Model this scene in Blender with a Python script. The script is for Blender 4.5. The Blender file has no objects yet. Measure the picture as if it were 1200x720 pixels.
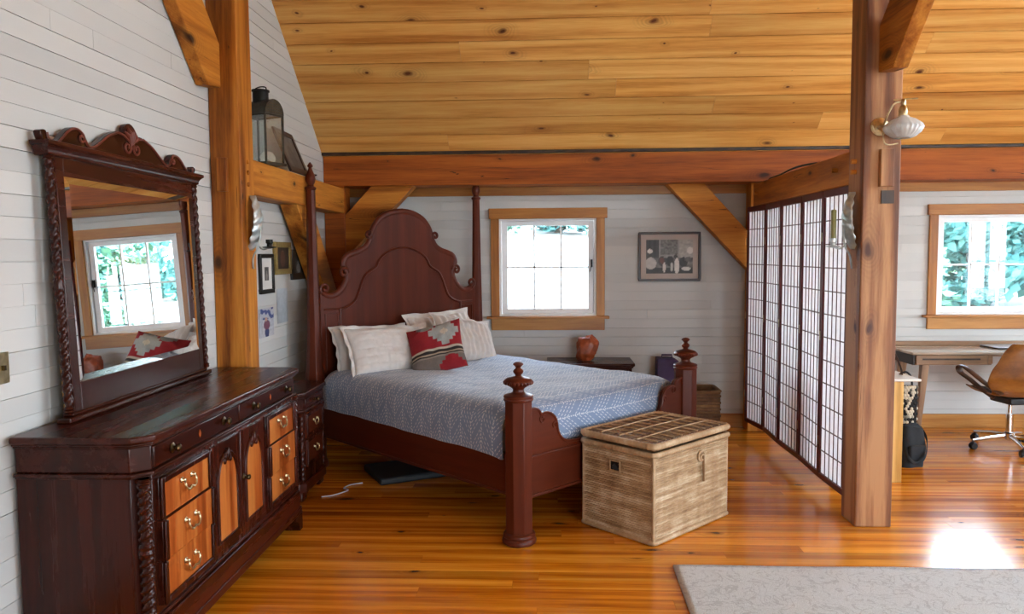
import bpy, bmesh, math, random
from mathutils import Vector, Matrix, noise
PI = math.pi
random.seed(11)
scene = bpy.context.scene
COL = scene.collection

# ------------------------------------------------------------------ colours
def lin(h):
    h = h.lstrip('#')
    out = []
    for i in (0, 2, 4):
        c = int(h[i:i+2], 16) / 255
        out.append(c / 12.92 if c <= .04045 else ((c + .055) / 1.055) ** 2.4)
    return (out[0], out[1], out[2], 1)

# ------------------------------------------------------------------ mesh builder
class MB:
    """Collects shapes; build() links them as one mesh object."""
    def __init__(s):
        s.v = []; s.f = []; s.t = []; s.tone = 0.5; s.uv = {}
    def add(s, verts, faces):
        b = len(s.v)
        s.v.extend([tuple(p) for p in verts])
        s.f.extend([tuple(i + b for i in f) for f in faces])
        s.t.extend([s.tone] * len(verts))
        return b
    def box(s, x0, x1, y0, y1, z0, z1):
        v = [(x0,y0,z0),(x1,y0,z0),(x1,y1,z0),(x0,y1,z0),(x0,y0,z1),(x1,y0,z1),(x1,y1,z1),(x0,y1,z1)]
        s.add(v, [(0,3,2,1),(4,5,6,7),(0,1,5,4),(1,2,6,5),(2,3,7,6),(3,0,4,7)])
    def prism(s, poly, a, b, axis='x'):
        """poly: 2D outline; extruded from a to b along axis. axis x: (y,z); y: (x,z); z: (x,y)"""
        n = len(poly)
        def P(p, d):
            if axis == 'x': return (d, p[0], p[1])
            if axis == 'y': return (p[0], d, p[1])
            return (p[0], p[1], d)
        v = [P(p, a) for p in poly] + [P(p, b) for p in poly]
        f = [tuple(range(n))[::-1], tuple(range(n, 2*n))]
        for i in range(n):
            j = (i + 1) % n
            f.append((i, j, n + j, n + i))
        s.add(v, f)
    def lathe(s, prof, c=(0,0,0), seg=24, axis='z', rot=0.0, cap=True):
        """prof: list of (r, h)"""
        v = []; f = []
        for r, h in prof:
            for k in range(seg):
                a = 2*PI*k/seg + rot
                x, y = r*math.cos(a), r*math.sin(a)
                if axis == 'z': p = (x, y, h)
                elif axis == 'x': p = (h, x, y)
                else: p = (x, h, y)
                v.append((p[0]+c[0], p[1]+c[1], p[2]+c[2]))
        n = len(prof)
        for i in range(n-1):
            for k in range(seg):
                k2 = (k+1) % seg
                f.append((i*seg+k, i*seg+k2, (i+1)*seg+k2, (i+1)*seg+k))
        if cap:
            f.append(tuple(range(seg))[::-1]); f.append(tuple(range((n-1)*seg, n*seg)))
        s.add(v, f)
    def tube(s, pts, r, seg=8, closed=False, cap=True, flat=1.0, up=None):
        """sweep a circle (or ellipse) along pts; r scalar or list"""
        pts = [Vector(p) for p in pts]; n = len(pts)
        rs = r if isinstance(r, (list, tuple)) else [r]*n
        v = []; f = []
        pn = None
        for i in range(n):
            if closed: t = pts[(i+1) % n] - pts[i-1]
            else: t = pts[min(i+1, n-1)] - pts[max(i-1, 0)]
            if t.length < 1e-9: t = Vector((0,0,1))
            t.normalize()
            if up is not None:
                nrm = Vector(up) - t*t.dot(Vector(up))
                if nrm.length < 1e-5: nrm = t.orthogonal()
            elif pn is None: nrm = t.orthogonal()
            else:
                nrm = pn - t*t.dot(pn)
                if nrm.length < 1e-5: nrm = t.orthogonal()
            nrm.normalize(); pn = nrm
            b = t.cross(nrm)
            for k in range(seg):
                a = 2*PI*k/seg
                v.append(pts[i] + nrm*(rs[i]*math.cos(a)) + b*(rs[i]*flat*math.sin(a)))
        m = n if closed else n-1
        for i in range(m):
            i2 = (i+1) % n
            for k in range(seg):
                k2 = (k+1) % seg
                f.append((i*seg+k, i*seg+k2, i2*seg+k2, i2*seg+k))
        if cap and not closed:
            f.append(tuple(range(seg))[::-1]); f.append(tuple(range((n-1)*seg, n*seg)))
        s.add(v, f)
    def grid(s, fn, nu, nv, wrap=False):
        """fn(u,v)->point, u,v in 0..1"""
        v = [fn(i/nu, j/nv) for j in range(nv+1) for i in range(nu+1)]
        f = [(j*(nu+1)+i, j*(nu+1)+i+1, (j+1)*(nu+1)+i+1, (j+1)*(nu+1)+i) for j in range(nv) for i in range(nu)]
        return s.add(v, f)
    def sphere(s, c, r, seg=16, rings=10, sc=(1,1,1)):
        v = []; f = []
        for j in range(rings+1):
            th = PI*j/rings
            for k in range(seg):
                a = 2*PI*k/seg
                v.append((c[0]+r*sc[0]*math.sin(th)*math.cos(a), c[1]+r*sc[1]*math.sin(th)*math.sin(a), c[2]+r*sc[2]*math.cos(th)))
        for j in range(rings):
            for k in range(seg):
                k2 = (k+1) % seg
                f.append((j*seg+k, (j+1)*seg+k, (j+1)*seg+k2, j*seg+k2))
        s.add(v, f)
    def xform(s, M, start=0):
        for i in range(start, len(s.v)):
            s.v[i] = tuple(M @ Vector(s.v[i]))
    def build(s, name, mat, parent=None, bevel=0, smooth=35, seg=2, weld=True):
        me = bpy.data.meshes.new(name)
        me.from_pydata(s.v, [], s.f)
        at = me.attributes.new('tone', 'FLOAT', 'POINT')
        at.data.foreach_set('value', s.t)
        bm = bmesh.new(); bm.from_mesh(me)
        if weld: bmesh.ops.remove_doubles(bm, verts=bm.verts, dist=1e-6)
        bmesh.ops.recalc_face_normals(bm, faces=bm.faces)
        bm.to_mesh(me); bm.free()
        if smooth:
            me.shade_smooth(); me.set_sharp_from_angle(angle=math.radians(smooth))
        me.materials.append(mat)
        o = bpy.data.objects.new(name, me); COL.objects.link(o)
        if bevel:
            b = o.modifiers.new('bevel', 'BEVEL'); b.width = bevel; b.segments = seg; b.limit_method = 'ANGLE'; b.angle_limit = math.radians(40)
            b.harden_normals = False
        if parent: o.parent = parent
        return o

def tag(o, label=None, cat=None, group=None, kind=None):
    if label: o['label'] = label
    if cat: o['category'] = cat
    if group: o['group'] = group
    if kind: o['kind'] = kind
    return o
def thing(name, label, cat, loc=(0,0,0), rz=0, group=None, kind=None):
    o = bpy.data.objects.new(name, None); COL.objects.link(o)
    o.empty_display_size = .1
    o.location = loc; o.rotation_euler = (0, 0, rz)
    return tag(o, label, cat, group, kind)

# ------------------------------------------------------------------ materials
def newmat(name):
    m = bpy.data.materials.new(name); m.use_nodes = True
    nt = m.node_tree; bs = nt.nodes['Principled BSDF']
    return m, nt, bs
class NT:
    def __init__(s, nt): s.nt = nt
    def n(s, typ, **kw):
        nd = s.nt.nodes.new(typ)
        for k, v in kw.items(): setattr(nd, k, v)
        return nd
    def l(s, a, b): s.nt.links.new(a, b)
    def m(s, op, a, b=None, c=None, clamp=False):
        nd = s.nt.nodes.new('ShaderNodeMath'); nd.operation = op; nd.use_clamp = clamp
        for i, x in enumerate((a, b, c)):
            if x is None: continue
            if isinstance(x, (int, float)): nd.inputs[i].default_value = x
            else: s.nt.links.new(x, nd.inputs[i])
        return nd.outputs[0]
    def noise(s, vec, scale, detail=3, rough=.5, dist=0):
        nd = s.nt.nodes.new('ShaderNodeTexNoise'); nd.inputs['Scale'].default_value = scale
        nd.inputs['Detail'].default_value = detail; nd.inputs['Roughness'].default_value = rough
        nd.inputs['Distortion'].default_value = dist
        if vec is not None: s.nt.links.new(vec, nd.inputs['Vector'])
        return nd.outputs['Fac']
    def ramp(s, fac, stops):
        nd = s.nt.nodes.new('ShaderNodeValToRGB'); cr = nd.color_ramp
        while len(cr.elements) < len(stops): cr.elements.new(.5)
        for e, (p, c) in zip(cr.elements, stops):
            e.position = p; e.color = c
        s.nt.links.new(fac, nd.inputs[0]); return nd.outputs[0]
    def mix(s, fac, a, b, blend='MIX'):
        nd = s.nt.nodes.new('ShaderNodeMix'); nd.data_type = 'RGBA'; nd.blend_type = blend
        for i, x in ((0, fac), (6, a), (7, b)):
            if isinstance(x, (int, float)): nd.inputs[i].default_value = x
            elif isinstance(x, tuple): nd.inputs[i].default_value = x
            else: s.nt.links.new(x, nd.inputs[i])
        return nd.outputs[2]
    def bump(s, h, strength, dist, bs):
        nd = s.nt.nodes.new('ShaderNodeBump'); nd.inputs['Strength'].default_value = strength; nd.inputs['Distance'].default_value = dist
        s.nt.links.new(h, nd.inputs['Height']); s.nt.links.new(nd.outputs[0], bs.inputs['Normal'])
    def coords(s, axis, stretch, tone=0):
        tc = s.n('ShaderNodeTexCoord'); mp = s.n('ShaderNodeMapping')
        k = 'xyz'.index(axis); sc = [1, 1, 1]; sc[k] = stretch
        mp.inputs['Scale'].default_value = sc
        v = tc.outputs['Object']
        if tone:
            at = s.n('ShaderNodeAttribute'); at.attribute_name = 'tone'
            cm = s.n('ShaderNodeCombineXYZ'); val = s.m('MULTIPLY', at.outputs['Fac'], 37.0)
            for i in range(3): s.l(val, cm.inputs[i])
            va = s.n('ShaderNodeVectorMath'); va.operation = 'ADD'
            s.l(v, va.inputs[0]); s.l(cm.outputs[0], va.inputs[1]); v = va.outputs[0]
        s.l(v, mp.inputs['Vector']); return mp.outputs[0]

def wood(name, dark, mid, light, axis='z', stretch=.08, scale=9, rough=.45, coat=0, tone=0, knots=0, bump=.15, rings=.5, tonek=.35, knotcol=None, spec=.5, flat=0, ksize=.11, checks=0):
    m, nt, bs = newmat(name); t = NT(nt)
    vec = t.coords(axis, stretch, tone)
    n1 = t.noise(vec, scale, 5, .62, 1.2)
    wv = t.n('ShaderNodeTexWave'); wv.wave_type = 'BANDS'; wv.bands_direction = {'x': 'Y', 'y': 'X', 'z': 'X'}[axis]
    wv.inputs['Scale'].default_value = scale*.22; wv.inputs['Distortion'].default_value = 14; wv.inputs['Detail'].default_value = 4; wv.inputs['Detail Scale'].default_value = 1.3; wv.inputs['Detail Roughness'].default_value = .6
    t.l(vec, wv.inputs['Vector'])
    fine = t.noise(vec, scale*11, 3, .65)
    big = t.noise(vec, scale*.25, 2, .5)
    g = t.m('ADD', t.m('MULTIPLY', n1, 1-rings), t.m('MULTIPLY', wv.outputs['Fac'], rings))
    g = t.m('ADD', t.m('MULTIPLY', g, .55), t.m('ADD', t.m('MULTIPLY', fine, .22), t.m('MULTIPLY', big, .23)))
    col = t.ramp(g, [(.31, lin(dark)), (.48, lin(mid)), (.65, lin(light))])
    if tone:
        at = t.n('ShaderNodeAttribute'); at.attribute_name = 'tone'
        k = t.m('ADD', t.m('MULTIPLY', at.outputs['Fac'], tonek*2), 1-tonek)
        cm = t.n('ShaderNodeCombineColor')
        for i in range(3): t.l(k, cm.inputs[i])
        col = t.mix(1.0, col, cm.outputs[0], 'MULTIPLY')
    if knots:
        v1 = t.coords(axis, .5, tone)
        sx = t.n('ShaderNodeSeparateXYZ'); t.l(v1, sx.inputs[0]); o3 = list(sx.outputs); k3 = 'xyz'.index(axis)
        cx_ = t.n('ShaderNodeCombineXYZ'); t.l(o3[k3], cx_.inputs[0])
        if flat: t.l(o3[1 - k3], cx_.inputs[1])
        else: t.l(t.m('ADD', o3[(k3+1) % 3], o3[(k3+2) % 3]), cx_.inputs[1])
        v2 = cx_.outputs[0]
        vo = t.n('ShaderNodeTexVoronoi'); vo.voronoi_dimensions = '2D'
        vo.inputs['Scale'].default_value = knots; vo.inputs['Randomness'].default_value = 1
        nz = t.noise(v2, 9, 2); off = t.n('ShaderNodeVectorMath'); off.operation = 'MULTIPLY_ADD'
        cmb = t.n('ShaderNodeCombineXYZ')
        for i in range(3): t.l(nz, cmb.inputs[i])
        t.l(cmb.outputs[0], off.inputs[0]); off.inputs[1].default_value = (.06, .06, .06); t.l(v2, off.inputs[2])
        t.l(off.outputs[0], vo.inputs['Vector'])
        wn = t.n('ShaderNodeTexWhiteNoise'); t.l(vo.outputs['Position'], wn.inputs['Vector'])
        size = t.m('ADD', t.m('MULTIPLY', t.m('POWER', wn.outputs['Value'], 1.5), ksize), .004)
        d = vo.outputs['Distance']
        q = t.m('DIVIDE', d, size)
        core = t.m('SUBTRACT', 1.0, t.m('SMOOTH_MIN', t.m('MULTIPLY', q, .8), 1.0, .3), clamp=True)
        halo = t.m('SUBTRACT', 1.0, t.m('DIVIDE', q, 4.0), clamp=True)
        ring = t.m('MULTIPLY', t.m('MULTIPLY', t.m('SINE', t.m('MULTIPLY', d, 150.0)), halo), .16)
        col = t.mix(t.m('ADD', t.m('MULTIPLY', halo, .28), ring, clamp=True), col, lin(knotcol or dark))
        col = t.mix(t.m('MULTIPLY', core, 1.5, clamp=True), col, lin(knotcol or dark))
    if checks:
        v3 = t.coords(axis, .025)
        cn = t.noise(v3, 16, 2, .4, .4)
        ck = t.m('LESS_THAN', t.m('ABSOLUTE', t.m('SUBTRACT', cn, .5)), .0035)
        on = t.m('GREATER_THAN', t.noise(v3, 5, 1), .52)
        ckm = t.m('MULTIPLY', ck, on)
        col = t.mix(t.m('MULTIPLY', ckm, .8), col, lin('#2a1408'))
    t.l(col, bs.inputs['Base Color'])
    rr = t.m('ADD', t.m('MULTIPLY', g, .18), rough-.09); t.l(rr, bs.inputs['Roughness'])
    bs.inputs['Specular IOR Level'].default_value = spec
    if coat: bs.inputs['Coat Weight'].default_value = coat; bs.inputs['Coat Roughness'].default_value = .12
    if bump: t.bump(g, bump, .004, bs)
    return m

def plain(name, col, rough=.5, metal=0, var=.12, vscale=12, bump=0, bscale=60, coat=0, sheen=0, spec=.5):
    m, nt, bs = newmat(name); t = NT(nt)
    tc = t.n('ShaderNodeTexCoord')
    n = t.noise(tc.outputs['Object'], vscale, 4)
    c = lin(col)
    lo = tuple(x*(1-var) for x in c[:3]) + (1,); hi = tuple(min(1, x*(1+var)) for x in c[:3]) + (1,)
    t.l(t.ramp(n, [(.3, lo), (.7, hi)]), bs.inputs['Base Color'])
    bs.inputs['Roughness'].default_value = rough; bs.inputs['Metallic'].default_value = metal
    bs.inputs['Specular IOR Level'].default_value = spec
    if coat: bs.inputs['Coat Weight'].default_value = coat
    if sheen: bs.inputs['Sheen Weight'].default_value = sheen
    if bump: t.bump(t.noise(tc.outputs['Object'], bscale, 3), bump, .003, bs)
    return m

def vcol(name, rough=.8, bump=0, bscale=200):
    """colour read from a mesh colour attribute 'Col' (prints, woven patterns)"""
    m, nt, bs = newmat(name); t = NT(nt)
    at = t.n('ShaderNodeAttribute'); at.attribute_name = 'Col'
    t.l(at.outputs['Color'], bs.inputs['Base Color']); bs.inputs['Roughness'].default_value = rough
    if bump:
        tc = t.n('ShaderNodeTexCoord'); t.bump(t.noise(tc.outputs['Object'], bscale, 2), bump, .003, bs)
    return m

def glassmat(name, tint=(1,1,1,1), refl=.06, rough=.0):
    m, nt, bs = newmat(name); t = NT(nt)
    tr = t.n('ShaderNodeBsdfTransparent'); tr.inputs[0].default_value = tint
    gl = t.n('ShaderNodeBsdfGlossy'); gl.inputs['Roughness'].default_value = rough
    lw = t.n('ShaderNodeLayerWeight'); lw.inputs[0].default_value = .25
    f = t.m('ADD', t.m('MULTIPLY', lw.outputs['Fresnel'], .6), refl, clamp=True)
    mx = t.n('ShaderNodeMixShader'); t.l(f, mx.inputs[0]); t.l(tr.outputs[0], mx.inputs[1]); t.l(gl.outputs[0], mx.inputs[2])
    out = [n for n in nt.nodes if n.type == 'OUTPUT_MATERIAL'][0]
    t.l(mx.outputs[0], out.inputs[0]); nt.nodes.remove(bs)
    return m

M = {}
M['paint'] = None
def wall_paint():
    m, nt, bs = newmat('white_board_paint'); t = NT(nt)
    vec = t.coords('y', .6, 1)
    n = t.noise(vec, 1.6, 4); f = t.noise(vec, 60, 2)
    at = t.n('ShaderNodeAttribute'); at.attribute_name = 'tone'
    g = t.m('ADD', t.m('MULTIPLY', n, .6), t.m('MULTIPLY', at.outputs['Fac'], .4))
    t.l(t.ramp(g, [(.2, lin('#b9bbb8')), (.8, lin('#cccdc9'))]), bs.inputs['Base Color'])
    bs.inputs['Roughness'].default_value = .55; bs.inputs['Specular IOR Level'].default_value = .3
    t.bump(f, .08, .002, bs); return m
M['paint'] = wall_paint()
M['gap'] = plain('wall_gap_dark', '#6e6a62', .9)
for ax in 'xyz':
    M['timber_'+ax] = wood('timber_oiled_'+ax, '#6a340e', '#a8641e', '#cc8836', ax, .06, 9, .55, 0, 0, 3.0, .2, .35, knotcol='#3c1e0c', checks=1, spec=.25)
    M['case_'+ax] = wood('casing_honey_'+ax, '#80490f', '#a86c26', '#c08a42', ax, .06, 9, .42, 0, 0, 0, .08, .25)
    M['mahog_'+ax] = wood('mahogany_'+ax, '#220a04', '#341107', '#46190c', ax, .06, 9, .27, 0, 0, 0, .01, .2, spec=.28)
    M['mahogb_'+ax] = wood('mahogany_bed_'+ax, '#44190b', '#4f1f0f', '#5b2613', ax, .06, 9, .36, 0, 0, 0, .01, .2, spec=.22)
    M['mahogl_'+ax] = wood('mahogany_light_'+ax, '#662a0a', '#9a4a1a', '#ba7032', ax, .05, 13, .32, 0, 0, 0, .02, .35, spec=.4)
    M['post_'+ax] = wood('timber_post_'+ax, '#5c3217', '#8a5630', '#b07e50', ax, .06, 11, .6, 0, 0, 3.0, .3, .5, knotcol='#4a2412', checks=1)
M['carve'] = wood('mahogany_carving', '#4a1c10', '#60281a', '#743624', 'z', .07, 7, .35, 0, 0, 0, .015, .15)
M['beam_dark'] = wood('timber_beam_red', '#5e240a', '#9c5018', '#bc6a22', 'x', .05, 9, .55, 0, 0, 3.2, .2, .3, knotcol='#2c1208', checks=1, spec=.25)
M['ceil'] = wood('pine_ceiling', '#b06c28', '#d89a4c', '#e8b66a', 'x', .05, 11, .42, 0, 1, 3.2, .1, .25, tonek=.12, knotcol='#5a2a0c', flat=1, ksize=.075, spec=.3)
M['floor'] = wood('pine_floor', '#8a3f06', '#c87414', '#e2982e', 'x', .04, 12, .19, 0, 1, 2.0, .015, .25, tonek=.26, knotcol='#4e240a', flat=1, ksize=.05)
M['brass'] = plain('aged_brass', '#c4b48c', .3, 1, .25, 40)
M['brassd'] = plain('dark_brass', '#5c4a30', .35, 1, .3, 40)
M['tin'] = plain('dark_tin', '#4a463c', .45, .9, .3, 25, .1)
M['pewter'] = plain('pewter', '#b4bdbd', .38, .75, .2, 30, .15)
M['iron'] = plain('black_iron', '#1c1a18', .5, .6)
M['chrome'] = plain('chrome', '#d8d8d8', .08, 1, .02)
M['blackp'] = plain('black_plastic', '#121212', .45)
M['blackf'] = plain('black_fabric', '#15171a', .85, 0, .3, 30, .3, 120)
M['white'] = plain('white_sash_paint', '#e6e8e8', .4, 0, .03)
M['glass'] = glassmat('window_glass')
M['lglass'] = glassmat('lantern_glass', (.93, .96, .95, 1), .09)
M['linen'] = plain('white_linen', '#cbc9c5', .9, 0, .07, 20, .3, 120, sheen=.2)
M['sheet'] = plain('white_sheet', '#d6d4d0', .9, 0, .04)
M['rock'] = plain('orange_rock', '#94441f', .42, 0, .5, 14, .5, 22)
M['purple'] = plain('purple_cloth', '#3e2e50', .8, 0, .2)
M['shell'] = plain('shell_white', '#d8d4c8', .6, 0, .1, 30)
M['deskw'] = wood('pale_walnut', '#7a5c40', '#9c7a5a', '#b39270', 'x', .07, 9, .4, 0, 0, 0, .06, .4)
M['deskwz'] = wood('pale_walnut_leg', '#7a5c40', '#9c7a5a', '#b39270', 'z', .07, 9, .4, 0, 0, 0, .06, .4)
M['desktop_sheen'] = wood('walnut_top_sheen', '#9a8a78', '#b4a490', '#c8baa6', 'x', .07, 9, .12, 0, 0, 0, .03, .4)  # lighter than the case: window sheen is put into the top's colour
M['darkw'] = wood('dark_board_and_shade', '#1c120c', '#2c1c12', '#3c281a', 'z', .07, 9, .5)  # dark wood; also paints the shade in the post hole and drawer slot
M['ply'] = wood('plywood_shell', '#643a14', '#865522', '#9c6a30', 'x', .05, 7, .35, .2, 0, 0, .05, .3)
M['armwood'] = wood('dark_bent_wood', '#2c1a10', '#40281a', '#503424', 'x', .1, 8, .4)
M['pine_z'] = wood('knotty_pine', '#a8752c', '#cc9a48', '#dcb064', 'z', .07, 8, .45, 0, 0, 5, .06, .4, knotcol='#6a3812')
M['pale_top'] = plain('pale_painted_top', '#d4ccc0', .4, 0, .05)
M['candle'] = plain('olive_candle', '#7c7a4a', .5, 0, .1)
M['lacquer'] = plain('red_lacquer', '#5a1517', .35, 0, .15, 8)
M['lattice'] = plain('lattice_wood', '#4a1a18', .45, 0, .15, 8)
M['cable'] = plain('white_cable', '#c8c8c4', .5)
M['greybin'] = plain('grey_box', '#22282c', .6, 0, .1)
M['wickerd'] = None
def wicker(name, a, b, c):
    m, nt, bs = newmat(name); t = NT(nt)
    tc = t.n('ShaderNodeTexCoord'); at = t.n('ShaderNodeAttribute'); at.attribute_name = 'tone'
    n = t.noise(tc.outputs['Object'], 9, 4, .6); n2 = t.noise(tc.outputs['Object'], 90, 2)
    g = t.m('ADD', t.m('ADD', t.m('MULTIPLY', n, .55), t.m('MULTIPLY', at.outputs['Fac'], .3)), t.m('MULTIPLY', n2, .15))
    t.l(t.ramp(g, [(.25, lin(a)), (.5, lin(b)), (.75, lin(c))]), bs.inputs['Base Color'])
    bs.inputs['Roughness'].default_value = .6; return m
M['wicker'] = wicker('wicker', '#785632', '#ac8c66', '#d6c4a6')
M['wickerd'] = wicker('wicker_dark', '#4e3018', '#74502c', '#94703f')
def mirror_mat():
    m, nt, bs = newmat('mirror_silver')
    t = NT(nt); tc = t.n('ShaderNodeTexCoord'); n = t.noise(tc.outputs['Object'], 3)
    t.l(t.ramp(n, [(.3, (.80,.83,.82,1)), (.7, (.84,.86,.85,1))]), bs.inputs['Base Color'])
    bs.inputs['Metallic'].default_value = 1; bs.inputs['Roughness'].default_value = .004
    return m
M['mirror'] = mirror_mat()
def paper_mat():
    m, nt, bs = newmat('rice_paper'); t = NT(nt)
    tc = t.n('ShaderNodeTexCoord'); n = t.noise(tc.outputs['Object'], 30, 4)
    col = t.ramp(n, [(.3, lin('#f0f0f2')), (.7, lin('#fafafa'))])
    df = t.n('ShaderNodeBsdfDiffuse'); tl = t.n('ShaderNodeBsdfTranslucent')
    t.l(col, df.inputs[0]); t.l(col, tl.inputs[0])
    mx = t.n('ShaderNodeMixShader'); mx.inputs[0].default_value = .72
    t.l(df.outputs[0], mx.inputs[1]); t.l(tl.outputs[0], mx.inputs[2])
    out = [x for x in nt.nodes if x.type == 'OUTPUT_MATERIAL'][0]; t.l(mx.outputs[0], out.inputs[0]); nt.nodes.remove(bs)
    return m
M['paper'] = paper_mat()
def shade_glass():
    m, nt, bs = newmat('frosted_lamp_glass')
    t = NT(nt); tc = t.n('ShaderNodeTexCoord'); n = t.noise(tc.outputs['Object'], 20)
    t.l(t.ramp(n, [(.3, (.85,.88,.88,1)), (.7, (.93,.95,.95,1))]), bs.inputs['Base Color'])
    bs.inputs['Roughness'].default_value = .15; bs.inputs['Transmission Weight'].default_value = .55; bs.inputs['IOR'].default_value = 1.3
    return m
M['shade'] = shade_glass()
def spread_mat():
    m, nt, bs = newmat('bedspread_cloth'); t = NT(nt)
    uv = t.n('ShaderNodeUVMap'); uv.uv_map = 'UVMap'
    sp = t.n('ShaderNodeSeparateXYZ'); t.l(uv.outputs[0], sp.inputs[0])
    u, v = sp.outputs[0], sp.outputs[1]          # u along the bed, v across (metres)
    tri = t.m('ABSOLUTE', t.m('SUBTRACT', t.m('FRACT', t.m('DIVIDE', u, .19)), .5))
    q = t.m('DIVIDE', t.m('ADD', v, t.m('MULTIPLY', tri, .26)), .034)
    band = t.m('LESS_THAN', t.m('FRACT', q), .24)
    dash = t.m('LESS_THAN', t.m('FRACT', t.m('ADD', t.m('DIVIDE', u, .019), t.m('MULTIPLY', t.m('FLOOR', q), .37))), .58)
    row = t.m('FLOOR', q)
    keep = t.m('GREATER_THAN', t.m('FRACT', t.m('MULTIPLY', row, .2)), .05)
    zig = t.m('MULTIPLY', t.m('MULTIPLY', band, dash), keep)
    vert = t.m('LESS_THAN', t.m('FRACT', t.m('DIVIDE', t.m('ADD', u, .004), .095)), .085)
    vd = t.m('LESS_THAN', t.m('FRACT', t.m('DIVIDE', v, .019)), .55)
    pat = t.m('MAXIMUM', zig, t.m('MULTIPLY', vert, vd))
    tc = t.n('ShaderNodeTexCoord'); n = t.noise(tc.outputs['Object'], 3, 3); f = t.noise(tc.outputs['Object'], 300, 2)
    base = t.ramp(n, [(.3, lin('#6c7c94')), (.7, lin('#7a8ba4'))])  # cloth blued: cool sky light on the bed is put into its colour
    t.l(t.mix(t.m('MULTIPLY', pat, .62), base, lin('#dcdcdc')), bs.inputs['Base Color'])
    bs.inputs['Roughness'].default_value = .9; bs.inputs['Sheen Weight'].default_value = .35; bs.inputs['Sheen Roughness'].default_value = .4
    h = t.m('ADD', t.m('MULTIPLY', f, .5), t.m('MULTIPLY', pat, 1.0)); t.bump(h, .25, .002, bs)
    return m
M['spread'] = spread_mat()
def rug_mat():
    m, nt, bs = newmat('cream_rug'); t = NT(nt)
    tc = t.n('ShaderNodeTexCoord')
    n = t.noise(tc.outputs['Object'], 7, 3, .5, 2.2); f = t.noise(tc.outputs['Object'], 220, 3); f2 = t.noise(tc.outputs['Object'], 60, 3)
    line = t.m('ABSOLUTE', t.m('SUBTRACT', n, .5))
    k = t.m('LESS_THAN', t.m('ADD', line, t.m('MULTIPLY', t.m('SUBTRACT', f2, .5), .08)), .022)
    base = t.ramp(f, [(.3, lin('#b8bab6')), (.7, lin('#d2d5d2'))])
    t.l(t.mix(t.m('MULTIPLY', k, .42), base, lin('#949490')), bs.inputs['Base Color'])
    bs.inputs['Roughness'].default_value = .95
    t.bump(t.m('ADD', f, t.m('MULTIPLY', k, -.8)), .6, .006, bs); return m
M['rug'] = rug_mat()
def leaf_mat(name, a, b):
    m, nt, bs = newmat(name); t = NT(nt)
    at = t.n('ShaderNodeAttribute'); at.attribute_name = 'tone'
    t.l(t.ramp(at.outputs['Fac'], [(.0, lin(a)), (1, lin(b))]), bs.inputs['Base Color'])
    bs.inputs['Roughness'].default_value = .6; return m
M['leaf'] = leaf_mat('leaf_green', '#2f5a48', '#6c9c84')
M['leafd'] = leaf_mat('leaf_blue_green', '#2c5e5c', '#68a29c')
M['bark'] = plain('bark', '#4a463e', .9, 0, .3, 6)
M['ground'] = plain('sunlit_dry_lawn', '#6e7068', .9, 0, .12, .6)
M['yard_bounce'] = plain('yard_bounce_pale', '#b8b4a8', .9, 0, .15, 3)  # unseen yard kept pale to bounce light up to the ceiling
M['vprint'] = vcol('printed_paper', .45)
M['vcush'] = vcol('woven_wool', .95, .4, 260)
WORLD, SUN, EXPO = 9.0, 13.0, 1.68
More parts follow.
